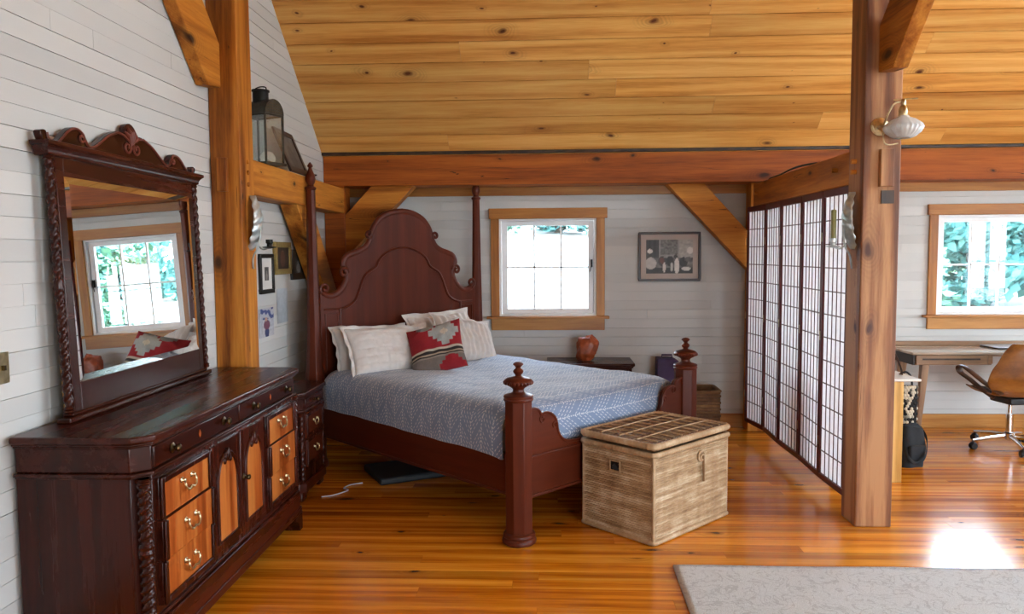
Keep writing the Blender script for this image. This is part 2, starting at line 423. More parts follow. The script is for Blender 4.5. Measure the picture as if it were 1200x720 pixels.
# ================================================================== ROOM
SL = .812
def ceil_z(y): return 2.495 + SL*(6.729 - y) if y > 2.44 else 2.495 + SL*(6.729 - 2.44) - SL*(2.44 - y)
XW, XE, YB, YF = -1.97, 6.6, 7.08, -2.2
PITCH = .0835
def split_span(a, b, holes):
    """[a,b] minus holes -> list of spans"""
    out = [(a, b)]
    for h0, h1 in holes:
        nxt = []
        for s, e in out:
            if h1 <= s or h0 >= e: nxt.append((s, e)); continue
            if h0 > s: nxt.append((s, h0))
            if h1 < e: nxt.append((h1, e))
        out = nxt
    return [(s, e) for s, e in out if e - s > .01]
def board_wall(name, plane, axis, side, lo, hi, zmax, opens, span=None):
    """plane: coordinate of the room-side face; side: +1 if the wall's back is at larger coordinate"""
    rnd = random.Random(hash(name) % 1000 if False else len(name)*7+3)
    mb = MB(); th = .02
    def bx(a, b, z0, z1, d0, d1):
        p0, p1 = sorted((plane + side*d0, plane + side*d1))
        if axis == 'x': mb.box(a, b, p0, p1, z0, z1)     # wall runs along x
        else: mb.box(p0, p1, a, b, z0, z1)
    z = 0.0; k = 0
    while z < zmax:
        z1 = min(z + PITCH, zmax)
        gap = .0034 if rnd.random() < .38 else (.002 if rnd.random() < .5 else .0008)
        a, b = (lo, hi) if span is None else span(z)
        holes = [(o[0], o[1]) for o in opens if o[2] < z1 - gap and o[3] > z]
        # exact vertical cut of openings inside a board row
        parts = [(z, z1 - gap)]
        for o in opens:
            for e in (o[2], o[3]):
                parts = [q for p in parts for q in ([(p[0], e), (e, p[1])] if p[0] + .002 < e < p[1] - .002 else [p])]
        joints = sorted(a + (b-a)*rnd.random() for _ in range(2))
        for (q0, q1) in parts:
            mid = (q0 + q1)/2
            hs = [(o[0], o[1]) for o in opens if o[2] < mid < o[3]]
            hs += [(j, j + .0015) for j in joints]
            for s, e in split_span(a, b, hs):
                mb.tone = rnd.random(); bx(s, e, q0, q1, rnd.random()*.0012, th)
        z = z1; k += 1
    # backing sheet, added to keep light out of the gaps
    zs = sorted({0.0, zmax} | {o[2] for o in opens} | {o[3] for o in opens})
    mb.tone = .2
    for q0, q1 in zip(zs, zs[1:]):
        mid = (q0+q1)/2
        n = 12 if span else 1
        for i in range(n):
            r0, r1 = q0 + (q1-q0)*i/n, q0 + (q1-q0)*(i+1)/n
            a, b = (lo, hi) if span is None else span(r0)
            for s, e in split_span(a, b, [(o[0], o[1]) for o in opens if o[2] < mid < o[3]]):
                bx(s, e, r0, r1, th + .001, th + .09)
    o = mb.build(name, M['paint'], smooth=0, weld=False)
    return tag(o, kind='structure')

W1 = (-.44, .452, 1.03, 1.925); W2 = (3.495, 4.387, 1.03, 1.925)
tag(board_wall('wall_back', YB, 'x', 1, XW-.1, XE+.1, 2.50, [W1, W2]), 'white painted board wall at the back with two small windows', 'wall')
def gable(z):
    if z < ceil_z(YF) - .1: y0 = YF - .1
    else: y0 = 2.44 - (ceil_z(2.44) - z)/SL - .12
    y1 = min(YB + .1, 6.729 - (z - 2.495)/SL + .10)
    return (y0, y1)
tag(board_wall('wall_left', XW, 'y', -1, YF, YB, 6.0, [], gable), 'white painted board gable wall on the left behind the dresser', 'wall')
RW = [(-1.3, .2, .8, 2.1), (1.7, 2.9, .8, 2.1), (4.4, 5.9, .6, 2.2), (1.2, 3.7, 2.75, 4.6)]  # out-of-view openings, sized to shape the daylight on ceiling, screen and walls
tag(board_wall('wall_right', XE, 'y', 1, YF, YB, 6.0, RW, gable), 'white painted board gable wall on the right', 'wall')
FW = [(1.5, 3.7, .6, 2.15), (4.3, 6.2, .6, 2.15)]  # unseen openings behind the camera, shaped for the light they let in
tag(board_wall('wall_front', YF, 'x', -1, XW-.1, XE+.1, 2.35, FW), 'white painted board wall behind the camera with two wide windows', 'wall')

# ---- floor boards
def floor():
    mb = MB(); rnd = random.Random(5); p = .098
    y = YF - .1
    while y < YB + .1:
        x = XW - .1 - rnd.random()*2
        while x < XE + .1:
            x1 = x + 1.6 + rnd.random()*2.4
            a, b = max(x, XW-.1), min(x1, XE+.1)
            if b - a > .02:
                mb.tone = rnd.random(); mb.box(a, b - .0008, y, y + p - .0010, -.02, -rnd.random()*.0003)
            x = x1
        y += p
    mb.tone = .0; mb.box(XW-.1, XE+.1, YF-.1, YB+.1, -.12, -.0205)
    return tag(mb.build('floor', M['floor'], smooth=0, weld=False), 'glossy honey pine plank floor', 'floor', kind='structure')
floor()

# ---- sloped ceiling: boards along x, rows up the slope
def ceiling(name, y_low, y_high, seed):
    mb = MB(); rnd = random.Random(seed); p = .184; cs = 1/math.sqrt(1 + SL*SL)
    sgn = 1 if y_high > y_low else -1
    n = int(abs(y_high - y_low)/(p*cs)) + 1
    up = Vector((0, SL*cs*sgn, cs)) if sgn > 0 else Vector((0, -SL*cs, cs))
    for r in range(n):
        ya, yb = y_low + sgn*r*p*cs, y_low + sgn*(r+1)*p*cs
        x = XW - .1 - rnd.random()*3
        while x < XE + .1:
            x1 = x + 2.2 + rnd.random()*2.6
            a, b = max(x, XW-.1), min(x1, XE+.1)
            if b - a > .02:
                mb.tone = rnd.random(); d = rnd.random()*.0015
                za, zb = ceil_z(ya), ceil_z(yb - sgn*.005)
                up2 = Vector((0, SL*cs, cs)) if y_low > 2.4 else Vector((0, -SL*cs, cs))
                v = []
                for (yy, zz) in ((ya, za), (yb - sgn*.005, zb)):
                    for h in (d, .02):
                        for xx in (a, b - .0015): v.append((xx, yy + up2.y*h, zz + up2.z*h))
                mb.add(v, [(0,1,5,4),(2,6,7,3),(0,4,6,2),(1,3,7,5),(0,2,3,1),(4,5,7,6)])
            x = x1
    # roof deck over the boards, added to block sun at the gaps
    up2 = Vector((0, SL*cs, cs)) if y_low > 2.4 else Vector((0, -SL*cs, cs))
    v = []
    for yy in (y_low, y_high):
        for h in (.0205, .12):
            for xx in (XW-.15, XE+.15): v.append((xx, yy + up2.y*h, ceil_z(yy) + up2.z*h))
    mb.tone = .1; mb.add(v, [(0,1,5,4),(2,6,7,3),(0,4,6,2),(1,3,7,5),(0,2,3,1),(4,5,7,6)])
    return tag(mb.build(name, M['ceil'], smooth=0, weld=False), kind='structure')
tag(ceiling('ceiling', 2.44, 7.3, 3), 'sloping knotty pine plank ceiling above the bed', 'ceiling')
tag(ceiling('ceiling_front', 2.4399, -2.5, 4), 'sloping pine plank ceiling behind the camera', 'ceiling')
# ceiling(): the front slope needs its first row start at the ridge

def struct(o, label, cat): return tag(o, label, cat, kind='structure')
# ---- baseboards, ledger trim
mb = MB(); mb.box(XW, XE, 7.055, YB, 0, .125); struct(mb.build('baseboard_back', M['case_x'], bevel=.004), 'plain wooden baseboard along the back wall', 'baseboard')
mb = MB(); mb.box(XW, XW+.018, -2.2, 7.05, 0, .11); struct(mb.build('baseboard_left', M['case_y'], bevel=.004), 'plain wooden baseboard along the left wall', 'baseboard')
mb = MB(); mb.box(XW+.001, XE, 7.045, YB, 2.135, 2.215); struct(mb.build('trim_1', M['case_x'], bevel=.003), 'honey wood trim strip on the back wall under the long beam', 'trim')
mb = MB(); mb.box(XW+.001, XE, 6.715, 6.76, 2.475, 2.50); struct(mb.build('trim_2', M['darkw'], bevel=.003), 'thin dark strip where the ceiling meets the long beam', 'trim')

# ---- timber frame: every timber its own object
def timber_box(name, mat, x0, x1, y0, y1, z0, z1, label, cat, parent=None, bevel=.006):
    mb = MB(); mb.box(x0, x1, y0, y1, z0, z1); o = mb.build(name, mat, parent, bevel=bevel)
    if parent is None: struct(o, label, cat)
    return o
timber_box('timber_beam', M['beam_dark'], XW+.002, XE, 6.76, 7.04, 2.21, 2.485, 'long reddish timber beam across the back wall under the ceiling', 'beam')
def peg(parent, x, y, z, axis, mat='timber_x', r=.014):
    mb = MB(); mb.lathe([(r, -.03), (r, .007), (r*.8, .010)], (0,0,0), 10, axis)
    for i, p in enumerate(mb.v): mb.v[i] = (p[0]+x, p[1]+y, p[2]+z)
    return mb.build('peg', M[mat], parent)
# left post with tenon block, pegs
pl = timber_box('timber_post', M['timber_z'], XW+.002, -1.79, 4.46, 4.67, 0, 4.30, 'tall left timber post between the dresser mirror and the photographs', 'post')
mb = MB(); mb.box(-1.925, -1.862, 4.435, 4.47, 1.98, 2.175); mb.build('block', M['timber_z'], pl, bevel=.004)
for z in (2.165, 2.10, 2.03): peg(pl, -1.79, 4.57, z, 'x')
# right post
pr = timber_box('timber_post', M['post_z'], 1.782, 1.992, 4.46, 4.67, 0, 4.30, 'thick knotty timber post standing alone on the floor right of the wicker chest', 'post', bevel=.008)
mb = MB(); mb.box(1.868, 1.943, 4.43, 4.47, 1.965, 2.175); mb.build('block', M['post_z'], pr, bevel=.004)
mb = MB(); mb.box(1.885, 1.955, 4.452, 4.4595, 1.872, 1.945); mb.build('mortise_shade', M['darkw'], pr)  # dark plate stands in for the shade inside a timber joint hole
for z in (2.06, 2.12): peg(pr, 1.782, 4.56, z, 'x', 'timber_x')
# corner posts on the back wall
timber_box('timber_post', M['beam_dark'], XW+.002, -1.79, 6.765, 6.97, 0, 2.212, 'dark timber post in the corner behind the headboard', 'post')
timber_box('timber_post', M['timber_z'], 1.79, 1.995, 6.89, 7.05, 0, 2.212, 'honey timber post on the back wall at the far end of the folding screen', 'post')
# tie beams
tl = timber_box('timber_tie', M['timber_y'], -1.968, -1.792, 4.66, 6.772, 1.975, 2.19, 'short timber tie on the left wall carrying the lantern', 'beam')
tr = timber_box('timber_tie', M['timber_y'], 1.782, 1.99, 4.66, 6.77, 2.0, 2.19, 'timber tie above the folding screen', 'beam')
for y in (4.85, 4.85, 6.62): peg(tr, 1.782, y, 2.10, 'x')
# braces in the back wall frame (prisms along y)
def brace(name, mat, poly, a, b, axis, label):
    mb = MB(); mb.prism(poly, a, b, axis); return struct(mb.build(name, mat, bevel=.005), label, 'brace')
brace('timber_brace', M['timber_x'], [(-1.555, 2.215), (-1.17, 2.215), (-1.80, 1.575), (-1.80, 1.95)], 6.80, 6.96, 'y', 'diagonal timber brace in the corner behind the headboard top')
brace('timber_brace', M['timber_x'], [(1.06, 2.215), (1.387, 2.215), (1.80, 1.76), (1.80, 1.43)], 6.90, 7.04, 'y', 'diagonal timber brace right of the framed group photograph')
brace('timber_brace', M['timber_y'], [(5.55, 1.98), (5.90, 1.98), (6.775, 1.08), (6.775, .75)], -1.945, -1.815, 'x', 'diagonal timber brace on the left wall beside the bedpost')
brace('timber_brace', M['timber_y'], [(4.465, 2.58), (4.30, 2.56), (3.26, 3.60), (3.48, 3.72), (4.465, 2.83)], -1.966, -1.892, 'x', 'diagonal timber brace rising from the left post above the mirror')
brace('timber_brace', M['timber_y'], [(4.465, 2.60), (4.29, 2.585), (3.26, 3.61), (3.48, 3.72), (4.465, 2.86)], 1.856, 1.94, 'x', 'diagonal timber brace rising from the right post above the lamp')
timber_box('timber_girt', M['timber_y'], XW+.002, -1.79, -2.1, 4.47, 3.58, 3.82, 'high timber girt along the left wall above the frame', 'beam')
timber_box('timber_girt', M['timber_y'], 1.80, 1.98, -2.1, 4.47, 3.58, 3.82, 'high timber girt running back from the right post', 'beam')

# ================================================================== WINDOWS
def casement(name, x0, z0, w, h, label, struct_kind=True, latch=True, cols=3, rows=2):
    """wall opening x0..x0+w, z0..z0+h in the back wall (faces -y)"""
    t = thing(name, label, 'window', (x0 + w/2, YB, z0), kind='structure')
    hw = w/2
    # side casings, head, sill, apron
    for s in (-1, 1):
        a, b = sorted((s*hw, s*(hw + .075)))
        mb = MB(); mb.box(a, b, -.024, -.0005, .0, h); mb.build('side_casing', M['case_z'], t, bevel=.003)
    mb = MB(); mb.box(-hw-.092, hw+.098, -.030, -.0005, h, h+.095); mb.build('head_casing', M['case_x'], t, bevel=.003)
    mb = MB(); mb.box(-hw-.075, hw+.075, -.024, -.0005, -.13, -.022); mb.build('apron', M['case_x'], t, bevel=.003)
    mb = MB(); mb.box(-hw-.115, hw+.115, -.07, .0, -.024, .0); mb.box(-hw, hw, -.001, .07, -.024, 0); mb.build('sill', M['case_x'], t, bevel=.004)
    # white jamb liner
    mb = MB()
    mb.box(-hw, -hw+.02, -.004, .10, 0, h); mb.box(hw-.02, hw, -.004, .10, 0, h); mb.box(-hw+.02, hw-.02, -.004, .10, h-.02, h); mb.box(-hw+.02, hw-.02, 0.0, .10, 0, .018)
    mb.build('jamb', M['white'], t, bevel=.002)
    # sash
    sw = .052; a = hw - .022
    zb, zt = .02, h - .022
    mb = MB()
    mb.box(-a, -a+sw, .03, .065, zb, zt); mb.box(a-sw, a, .03, .065, zb, zt)
    mb.box(-a+sw, a-sw, .03, .065, zb, zb+sw*.9); mb.box(-a+sw, a-sw, .03, .065, zt-sw*.8, zt)
    iw = 2*(a-sw); ih = zt - zb - 1.7*sw
    for i in range(1, cols):
        x = -(a-sw) + iw*i/cols; mb.box(x-.0075, x+.0075, .034, .061, zb+sw*.9, zt-sw*.8)
    for j in range(1, rows):
        z = zb + sw*.9 + ih*j/rows; mb.box(-(a-sw), a-sw, .034, .061, z-.0075, z+.0075)
    mb.build('sash', M['white'], t, bevel=.002)
    mb = MB(); mb.box(-(a-sw)-.004, a-sw+.004, .046, .049, zb+.04, zt-.03); mb.build('pane', M['glass'], t)
    if latch:
        mb = MB(); mb.box(a-.03, a-.012, .008, .031, h*.50, h*.58); mb.tube([(a-.02, .01, h*.53), (a-.028, -.004, h*.50), (a-.036, -.008, h*.455)], [.006, .005, .004], 8)
        mb.build('latch', M['iron'], t, bevel=.002)
    return t
casement('window_1', W1[0], W1[2], W1[1]-W1[0], W1[3]-W1[2], 'small six-pane window in honey wood casing between the bedpost and framed photograph')
casement('window_2', W2[0], W2[2], W2[1]-W2[0], W2[3]-W2[2], 'six-pane window in pale wood casing above the desk')
def plain_window(name, axis, plane, side, a0, a1, z0, z1, label):
    """windows the photograph does not face: casing, sash bars and panes; side +1: outside at larger coordinate"""
    t = thing(name, label, 'window', (0, 0, 0), kind='structure')
    def bx(mb, a, b, d0, d1, za, zb):
        p0, p1 = sorted((plane + side*d0, plane + side*d1))
        if axis == 'x': mb.box(a, b, p0, p1, za, zb)
        else: mb.box(p0, p1, a, b, za, zb)
    mb = MB(); c = .08
    bx(mb, a0-c, a1+c, -.024, -.0005, z1, z1+c); bx(mb, a0-c, a1+c, -.024, -.0005, z0-c, z0)
    bx(mb, a0-c, a0, -.024, -.0005, z0, z1); bx(mb, a1, a1+c, -.024, -.0005, z0, z1); mb.build('casing', M['case_x'], t, bevel=.003)
    mb = MB(); s = .045
    bx(mb, a0, a1, .03, .07, z0, z0+s); bx(mb, a0, a1, .03, .07, z1-s, z1); bx(mb, a0, a0+s, .03, .07, z0+s, z1-s); bx(mb, a1-s, a1, .03, .07, z0+s, z1-s)
    m = (a0+a1)/2; bx(mb, m-s/2, m+s/2, .03, .07, z0+s, z1-s); bx(mb, a0+s, a1-s, .035, .065, (z0+z1)/2-.012, (z0+z1)/2+.012); mb.build('sash', M['white'], t, bevel=.002)
    mb = MB(); bx(mb, a0+.02, a1-.02, .048, .051, z0+.02, z1-.02); mb.build('pane', M['glass'], t)
k = 3
for (a0, a1, z0, z1) in RW:
    plain_window('window_%d' % k, 'y', XE, 1, a0, a1, z0, z1, 'large window in the right gable wall'); k += 1
for (a0, a1, z0, z1) in FW:
    plain_window('window_%d' % k, 'x', YF, -1, a0, a1, z0, z1, 'window in the wall behind the camera'); k += 1
# ================================================================== helpers for furniture
def catmull(pts, n=6, closed=False):
    P = [Vector(p) for p in pts]; out = []
    m = len(P)
    rng = range(m) if closed else range(m-1)
    for i in rng:
        p0 = P[(i-1) % m] if (closed or i > 0) else P[0]*2 - P[1]
        p1 = P[i]; p2 = P[(i+1) % m]
        p3 = P[(i+2) % m] if (closed or i+2 < m) else P[-1]*2 - P[-2]
        for k in range(n):
            t = k/n; t2 = t*t; t3 = t2*t
            out.append(.5*((2*p1) + (p2-p0)*t + (2*p0-5*p1+4*p2-p3)*t2 + (3*p1-p0-3*p2+p3)*t3))
    if not closed: out.append(P[-1].copy())
    return out
def c2(pts, n=6):
    return [(p.x, p.y) for p in catmull([(a, b, 0) for a, b in pts], n)]
def spiral(c, r0, r1, a0, turns, n=26):
    return [(c[0] + (r0 + (r1-r0)*i/n)*math.cos(a0 + turns*2*PI*i/n), c[1] + (r0 + (r1-r0)*i/n)*math.sin(a0 + turns*2*PI*i/n)) for i in range(n+1)]
def off_poly(dx, y0, y1, ch, x0=0.0, e=0.0):
    """cabinet plan: back edge at x0, chamfered front corners; e expands it on three sides"""
    return [(x0, y0-e), (dx+e-ch, y0-e), (dx+e, y0-e+ch), (dx+e, y1+e-ch), (dx+e-ch, y1+e), (x0, y1+e)]
def rope(x, y, z0, z1, r, turns, axis='z', n=90):
    """barley-twist column along z"""
    mb = MB(); v = []; f = []; seg = 14
    for i in range(n+1):
        t = i/n; z = z0 + (z1-z0)*t
        for k in range(seg):
            a = 2*PI*k/seg
            lobe = .62 + .38*abs(math.cos(a - turns*2*PI*t))
            end = min(1, (min(t, 1-t))/.03)
            rr = r*(lobe*end + .8*(1-end))
            v.append((x + rr*math.cos(a), y + rr*math.sin(a), z))
    for i in range(n):
        for k in range(seg):
            k2 = (k+1) % seg; f.append((i*seg+k, i*seg+k2, (i+1)*seg+k2, (i+1)*seg+k))
    f.append(tuple(range(seg))[::-1]); f.append(tuple(range(n*seg, (n+1)*seg)))
    mb.add(v, f)
    # turned collars
    zm = (z0+z1)/2
    for zz, h in ((z0+.012, .024), (zm, .05), (z1-.012, .024)):
        mb.lathe([(r*.9, zz-h/2), (r*1.15, zz-h/4), (r*.98, zz), (r*1.15, zz+h/4), (r*.9, zz+h/2)], (x, y, 0), 14)
    return mb
def bail(parent, x, y, z, s=1.0):
    """swan-neck bail pull on a +x facing front"""
    mb = MB()
    w = .042*s
    for d in (-1, 1):
        mb.lathe([(.010*s, 0), (.013*s, .003), (.009*s, .006), (.006*s, .012), (.007*s, .016), (.003*s, .019)], (x, y+d*w, z+.016*s), 10, 'x')
    pts = [(x+.013*s, y-w, z+.016*s), (x+.018*s, y-w*1.12, z+.002), (x+.020*s, y-w*.95, z-.016*s), (x+.021*s, y-w*.5, z-.026*s), (x+.021*s, y, z-.020*s),
           (x+.021*s, y+w*.5, z-.026*s), (x+.020*s, y+w*.95, z-.016*s), (x+.018*s, y+w*1.12, z+.002), (x+.013*s, y+w, z+.016*s)]
    p = catmull(pts, 5); n = len(p)
    mb.tube(p, [(.0035 + .0022*math.sin(PI*i/(n-1)))*s for i in range(n)], 8)
    return mb.build('handle', M['brass'], parent)
def knob(parent, x, y, z, s=1.0, name='knob', mat='brassd'):
    mb = MB(); mb.lathe([(.019*s, 0), (.021*s, .003), (.012*s, .006), (.007*s, .010), (.008*s, .016), (.015*s, .022), (.017*s, .028), (.013*s, .034), (.004*s, .037)], (x, y, z), 16, 'x')
    return mb.build(name, M[mat], parent)
def frame_mould(parent, x, y0, y1, z0, z1, w=.022, d=.012, mat='mahog_z'):
    mb = MB()
    mb.box(x, x+d, y0, y1, z1-w, z1); mb.box(x, x+d, y0, y1, z0, z0+w); mb.box(x, x+d, y0, y0+w, z0+w, z1-w); mb.box(x, x+d, y1-w, y1, z0+w, z1-w)
    return mb.build('moulding', M[mat], parent, bevel=.005, seg=3)

# ================================================================== DRESSER
D = thing('dresser', 'long dark mahogany dresser with arched doors and brass bail pulls under the mirror', 'dresser', (-1.950, 2.652, 0))
ch = .055
mb = MB(); mb.prism(off_poly(.482, .030, 1.718, ch), .25, .80, 'z'); body = mb.build('body', M['mahog_z'], D, bevel=.003)
mb = MB(); mb.prism(off_poly(.482, .030, 1.718, ch, 0, .022), .135, .235, 'z'); mb.prism(off_poly(.482, .030, 1.718, ch, 0, .030), .10, .14, 'z'); mb.prism(off_poly(.482, .030, 1.718, ch, 0, .010), .235, .252, 'z')
mb.build('plinth', M['mahog_y'], D, bevel=.006, seg=3)
for (fx, fy) in ((.40, .03), (.40, 1.60), (.02, .03), (.02, 1.60)):
    mb = MB(); q = c2([(0, .105), (0, .0), (.05, .0), (.058, .03), (.085, .06), (.115, .075), (.118, .105)], 4)
    s = 1 if fy < 1 else -1
    poly = [((fy if s > 0 else fy+.118) + s*a, b) for a, b in q]
    mb.prism(poly, fx, fx+.105, 'x'); mb.build('foot', M['mahog_y'], D, bevel=.003)
# frieze with cove, ledge mould
mb = MB()
mb.prism(off_poly(.482, .030, 1.718, ch, 0, .016), .798, .812, 'z'); mb.prism(off_poly(.482, .030, 1.718, ch, 0, .008), .790, .798, 'z')
mb.prism(off_poly(.482, .030, 1.718, ch, 0, .000), .812, .905, 'z')
mb.prism(off_poly(.482, .030, 1.718, ch, 0, .012), .905, .914, 'z'); mb.prism(off_poly(.482, .030, 1.718, ch, 0, .020), .914, .924, 'z')
mb.build('frieze', M['mahog_y'], D, bevel=.004, seg=2)
mb = MB(); mb.prism(off_poly(.482, .030, 1.718, ch*1.1, 0, .032), .924, .951, 'z'); mb.build('top', M['mahog_y'], D, bevel=.008, seg=4)
# top drawers
for (y0, y1, ks) in ((.088, .868, (.225, .70)), (.880, 1.660, (1.05, 1.52))):
    mb = MB(); mb.box(.470, .492, y0, y1, .820, .900); dr = mb.build('drawer', M['mahog_y'], D, bevel=.004)
    for kk in ks: knob(dr, .492, kk, .860)
    yc = (ks[0]+ks[1])/2
    mb = MB(); mb.prism([(yc-.010, .86), (yc, .843), (yc+.010, .86), (yc, .877)], .491, .4945, 'x'); mb.build('keyhole_plate', M['mahogl_y'], dr)
# drawer banks
zz = [(.612, .772), (.452, .608), (.282, .448)]
for (y0, y1) in ((.108, .545), (1.203, 1.640)):
    for i, (z0, z1) in enumerate(zz):
        o = (.0, .010, .004)[i]
        mb = MB(); mb.box(.462, .494+o, y0, y1, z0, z1); dr = mb.build('drawer', M['mahog_y'], D, bevel=.003)
        pz0, pz1 = (z0 if i < 2 else z0+.024), (z1 if i else z1-.024)
        mb = MB(); mb.box(.490+o, .4955+o, y0+.024, y1-.024, pz0+.001, pz1-.001); mb.build('front_panel', M['mahogl_z'], dr)
        bars = [(y0, y0+.026, z0, z1), (y1-.026, y1, z0, z1)]
        if i == 0: bars.append((y0+.026, y1-.026, z1-.026, z1))
        if i == 2: bars.append((y0+.026, y1-.026, z0, z0+.026))
        for q in bars:
            mb = MB(); mb.box(.494+o, .507+o, *q); mb.build('moulding', M['mahog_z'], dr, bevel=.006, seg=3)
        bail(dr, .4955+o, (y0+y1)/2, (z0+z1)/2+.006)
# doors with arched panels
for (y0, y1, side) in ((.566, .868, 1), (.880, 1.182, -1)):
    mb = MB(); mb.box(.465, .492, y0, y1, .282, .772); dr = mb.build('door', M['mahog_z'], D, bevel=.004)
    a, b = y0+.045, y1-.045; mid = (a+b)/2; hw = (b-a)/2
    arch = [(a, .325)] + [(mid - hw*math.cos(PI*t/16), .56 + .155*math.sin(PI*t/16)**.85) for t in range(17)] + [(b, .325)]
    mb = MB(); mb.prism(arch, .488, .4945, 'x'); mb.build('panel', M['mahogl_z'], dr)
    mb = MB(); mb.tube([(.494, p[0], p[1]) for p in arch], .0095, 8, closed=True); mb.build('moulding', M['mahog_z'], dr)
    mb = MB()   # carved leaf at the apex
    mb.sphere((.498, mid, .705), .016, 10, 8, (.8, .8, 2.0))
    for s in (-1, 1):
        for q in range(3):
            mb.sphere((.498, mid + s*(.012+.009*q), .712 - .016*q), .012, 8, 6, (.7, .8, 1.3))
    mb.build('carving', M['mahog_z'], dr)
    if side < 0: knob(dr, .492, y0+.022, .545, .8)
# corner barley twists
for yy in (.046, 1.702):
    rope(.470, yy, .258, .790, .026, 8, n=140).build('twist_column', M['mahog_z'], D)

# ================================================================== MIRROR ON THE DRESSER
MR = thing('mirror', 'tall carved mahogany framed mirror with barley twist sides standing on the dresser', 'mirror', (-1.886, 2.870, .9525))
MR.rotation_euler = (0, math.radians(-2.0), math.radians(.65))
mb = MB()
mb.box(-.018, .018, .055, .105, .02, 1.06); mb.box(-.018, .018, 1.185, 1.235, .02, 1.06)
mb.box(-.018, .018, .105, 1.185, .02, .150); mb.box(-.018, .018, .105, 1.185, .965, 1.06)
mb.build('frame', M['mahog_y'], MR, bevel=.004)
mb = MB(); mb.box(-.024, .034, -.005, 1.295, 0, .022); mb.box(-.02, .026, .03, 1.26, .022, .036); mb.build('base_moulding', M['mahog_y'], MR, bevel=.006, seg=3)
mb = MB()
def lp(x1, y0, y1, z): return [(-.024, y0, z), (x1, y0, z), (x1, y1, z), (-.024, y1, z)]
prof = [(.026, 1.040), (.031, 1.044), (.031, 1.050), (.033, 1.058), (.038, 1.067), (.046, 1.075), (.053, 1.079), (.053, 1.092), (.048, 1.095)]
V = []
for (x1, z) in prof: V += lp(x1, -(x1-.026), 1.29+(x1-.026), z)
F = [(0, 1, 2, 3), tuple(range(len(V)-4, len(V)))] + [(4*i+k, 4*i+(k+1) % 4, 4*i+4+(k+1) % 4, 4*i+4+k) for i in range(len(prof)-1) for k in range(4)]
mb.add(V, F); mb.build('cornice', M['mahog_y'], MR, smooth=30)
# crest board, scrolled outline with carved leaf
half = [(.0, 1.092), (-.012, 1.125), (.004, 1.136), (.024, 1.134), (.030, 1.112), (.060, 1.100), (.100, 1.112), (.160, 1.158), (.205, 1.176), (.242, 1.172), (.268, 1.150), (.288, 1.122), (.325, 1.116), (.381, 1.142), (.455, 1.184), (.535, 1.212), (.592, 1.214), (.600, 1.240), (.622, 1.257), (.645, 1.264)]
h2 = c2(half, 5)
out = h2 + [(1.29 - a, b) for a, b in h2[::-1][1:]]
mb = MB(); mb.prism(out, -.016, .014, 'x'); cr = mb.build('crest', M['mahog_y'], MR, bevel=.003)
mb = MB()
edge = c2(half[3:16], 5)
for mir in (0, 1):
    P = [(.016, (1.29-a) if mir else a, b-.006) for a, b in edge]; mb.tube(P, .0055, 6)
    s = -1 if mir else 1
    cx = lambda v: 1.29 - v if mir else v
    for (c, r, a0, tn) in (((.605, 1.150), .036, PI*.5, -1.4), ((.248, 1.138), .022, PI*.5, -1.2)):
        sp_ = spiral(c, r, .006, a0, tn); mb.tube([(.017, cx(p[0]), p[1]) for p in sp_], .0055, 6)
    mb.tube([(.016, cx(.535), 1.206), (.017, cx(.58), 1.200), (.017, cx(.605), 1.186)], .0055, 6)
mb.build('scroll', M['carve'], cr)
mb = MB()
for a in (-50, -25, 0, 25, 50):
    r = math.radians(a); L_ = .045
    mb.tube([(.015, .645, 1.165), (.022, .645 + math.sin(r)*L_, 1.165 + math.cos(r)*L_*1.3), (.016, .645 + math.sin(r)*L_*1.4, 1.165 + math.cos(r)*L_*1.85)], [.006, .011, .004], 8)
mb.build('carved_leaf', M['carve'], cr)
for yy in (.026, 1.264):
    rope(.012, yy, .036, 1.045, .019, 11, n=220).build('twist_column', M['mahog_z'], MR)
# bevelled glass
def bevelled(y0, y1, z0, z1, b, x0, x1):
    mb = MB()
    v = [(x0,y0,z0),(x0,y1,z0),(x0,y1,z1),(x0,y0,z1),(x1,y0+b,z0+b),(x1,y1-b,z0+b),(x1,y1-b,z1-b),(x1,y0+b,z1-b)]
    mb.add(v, [(4,5,6,7),(0,1,5,4),(1,2,6,5),(2,3,7,6),(3,0,4,7),(0,3,2,1)])
    return mb
bevelled(.103, 1.187, .148, .967, .028, .0185, .0215).build('mirror_glass', M['mirror'], MR, smooth=0)
mb = MB(); mb.box(-.030, -.019, .06, .085, .0, .24); mb.build('batten', M['pine_z'], MR)

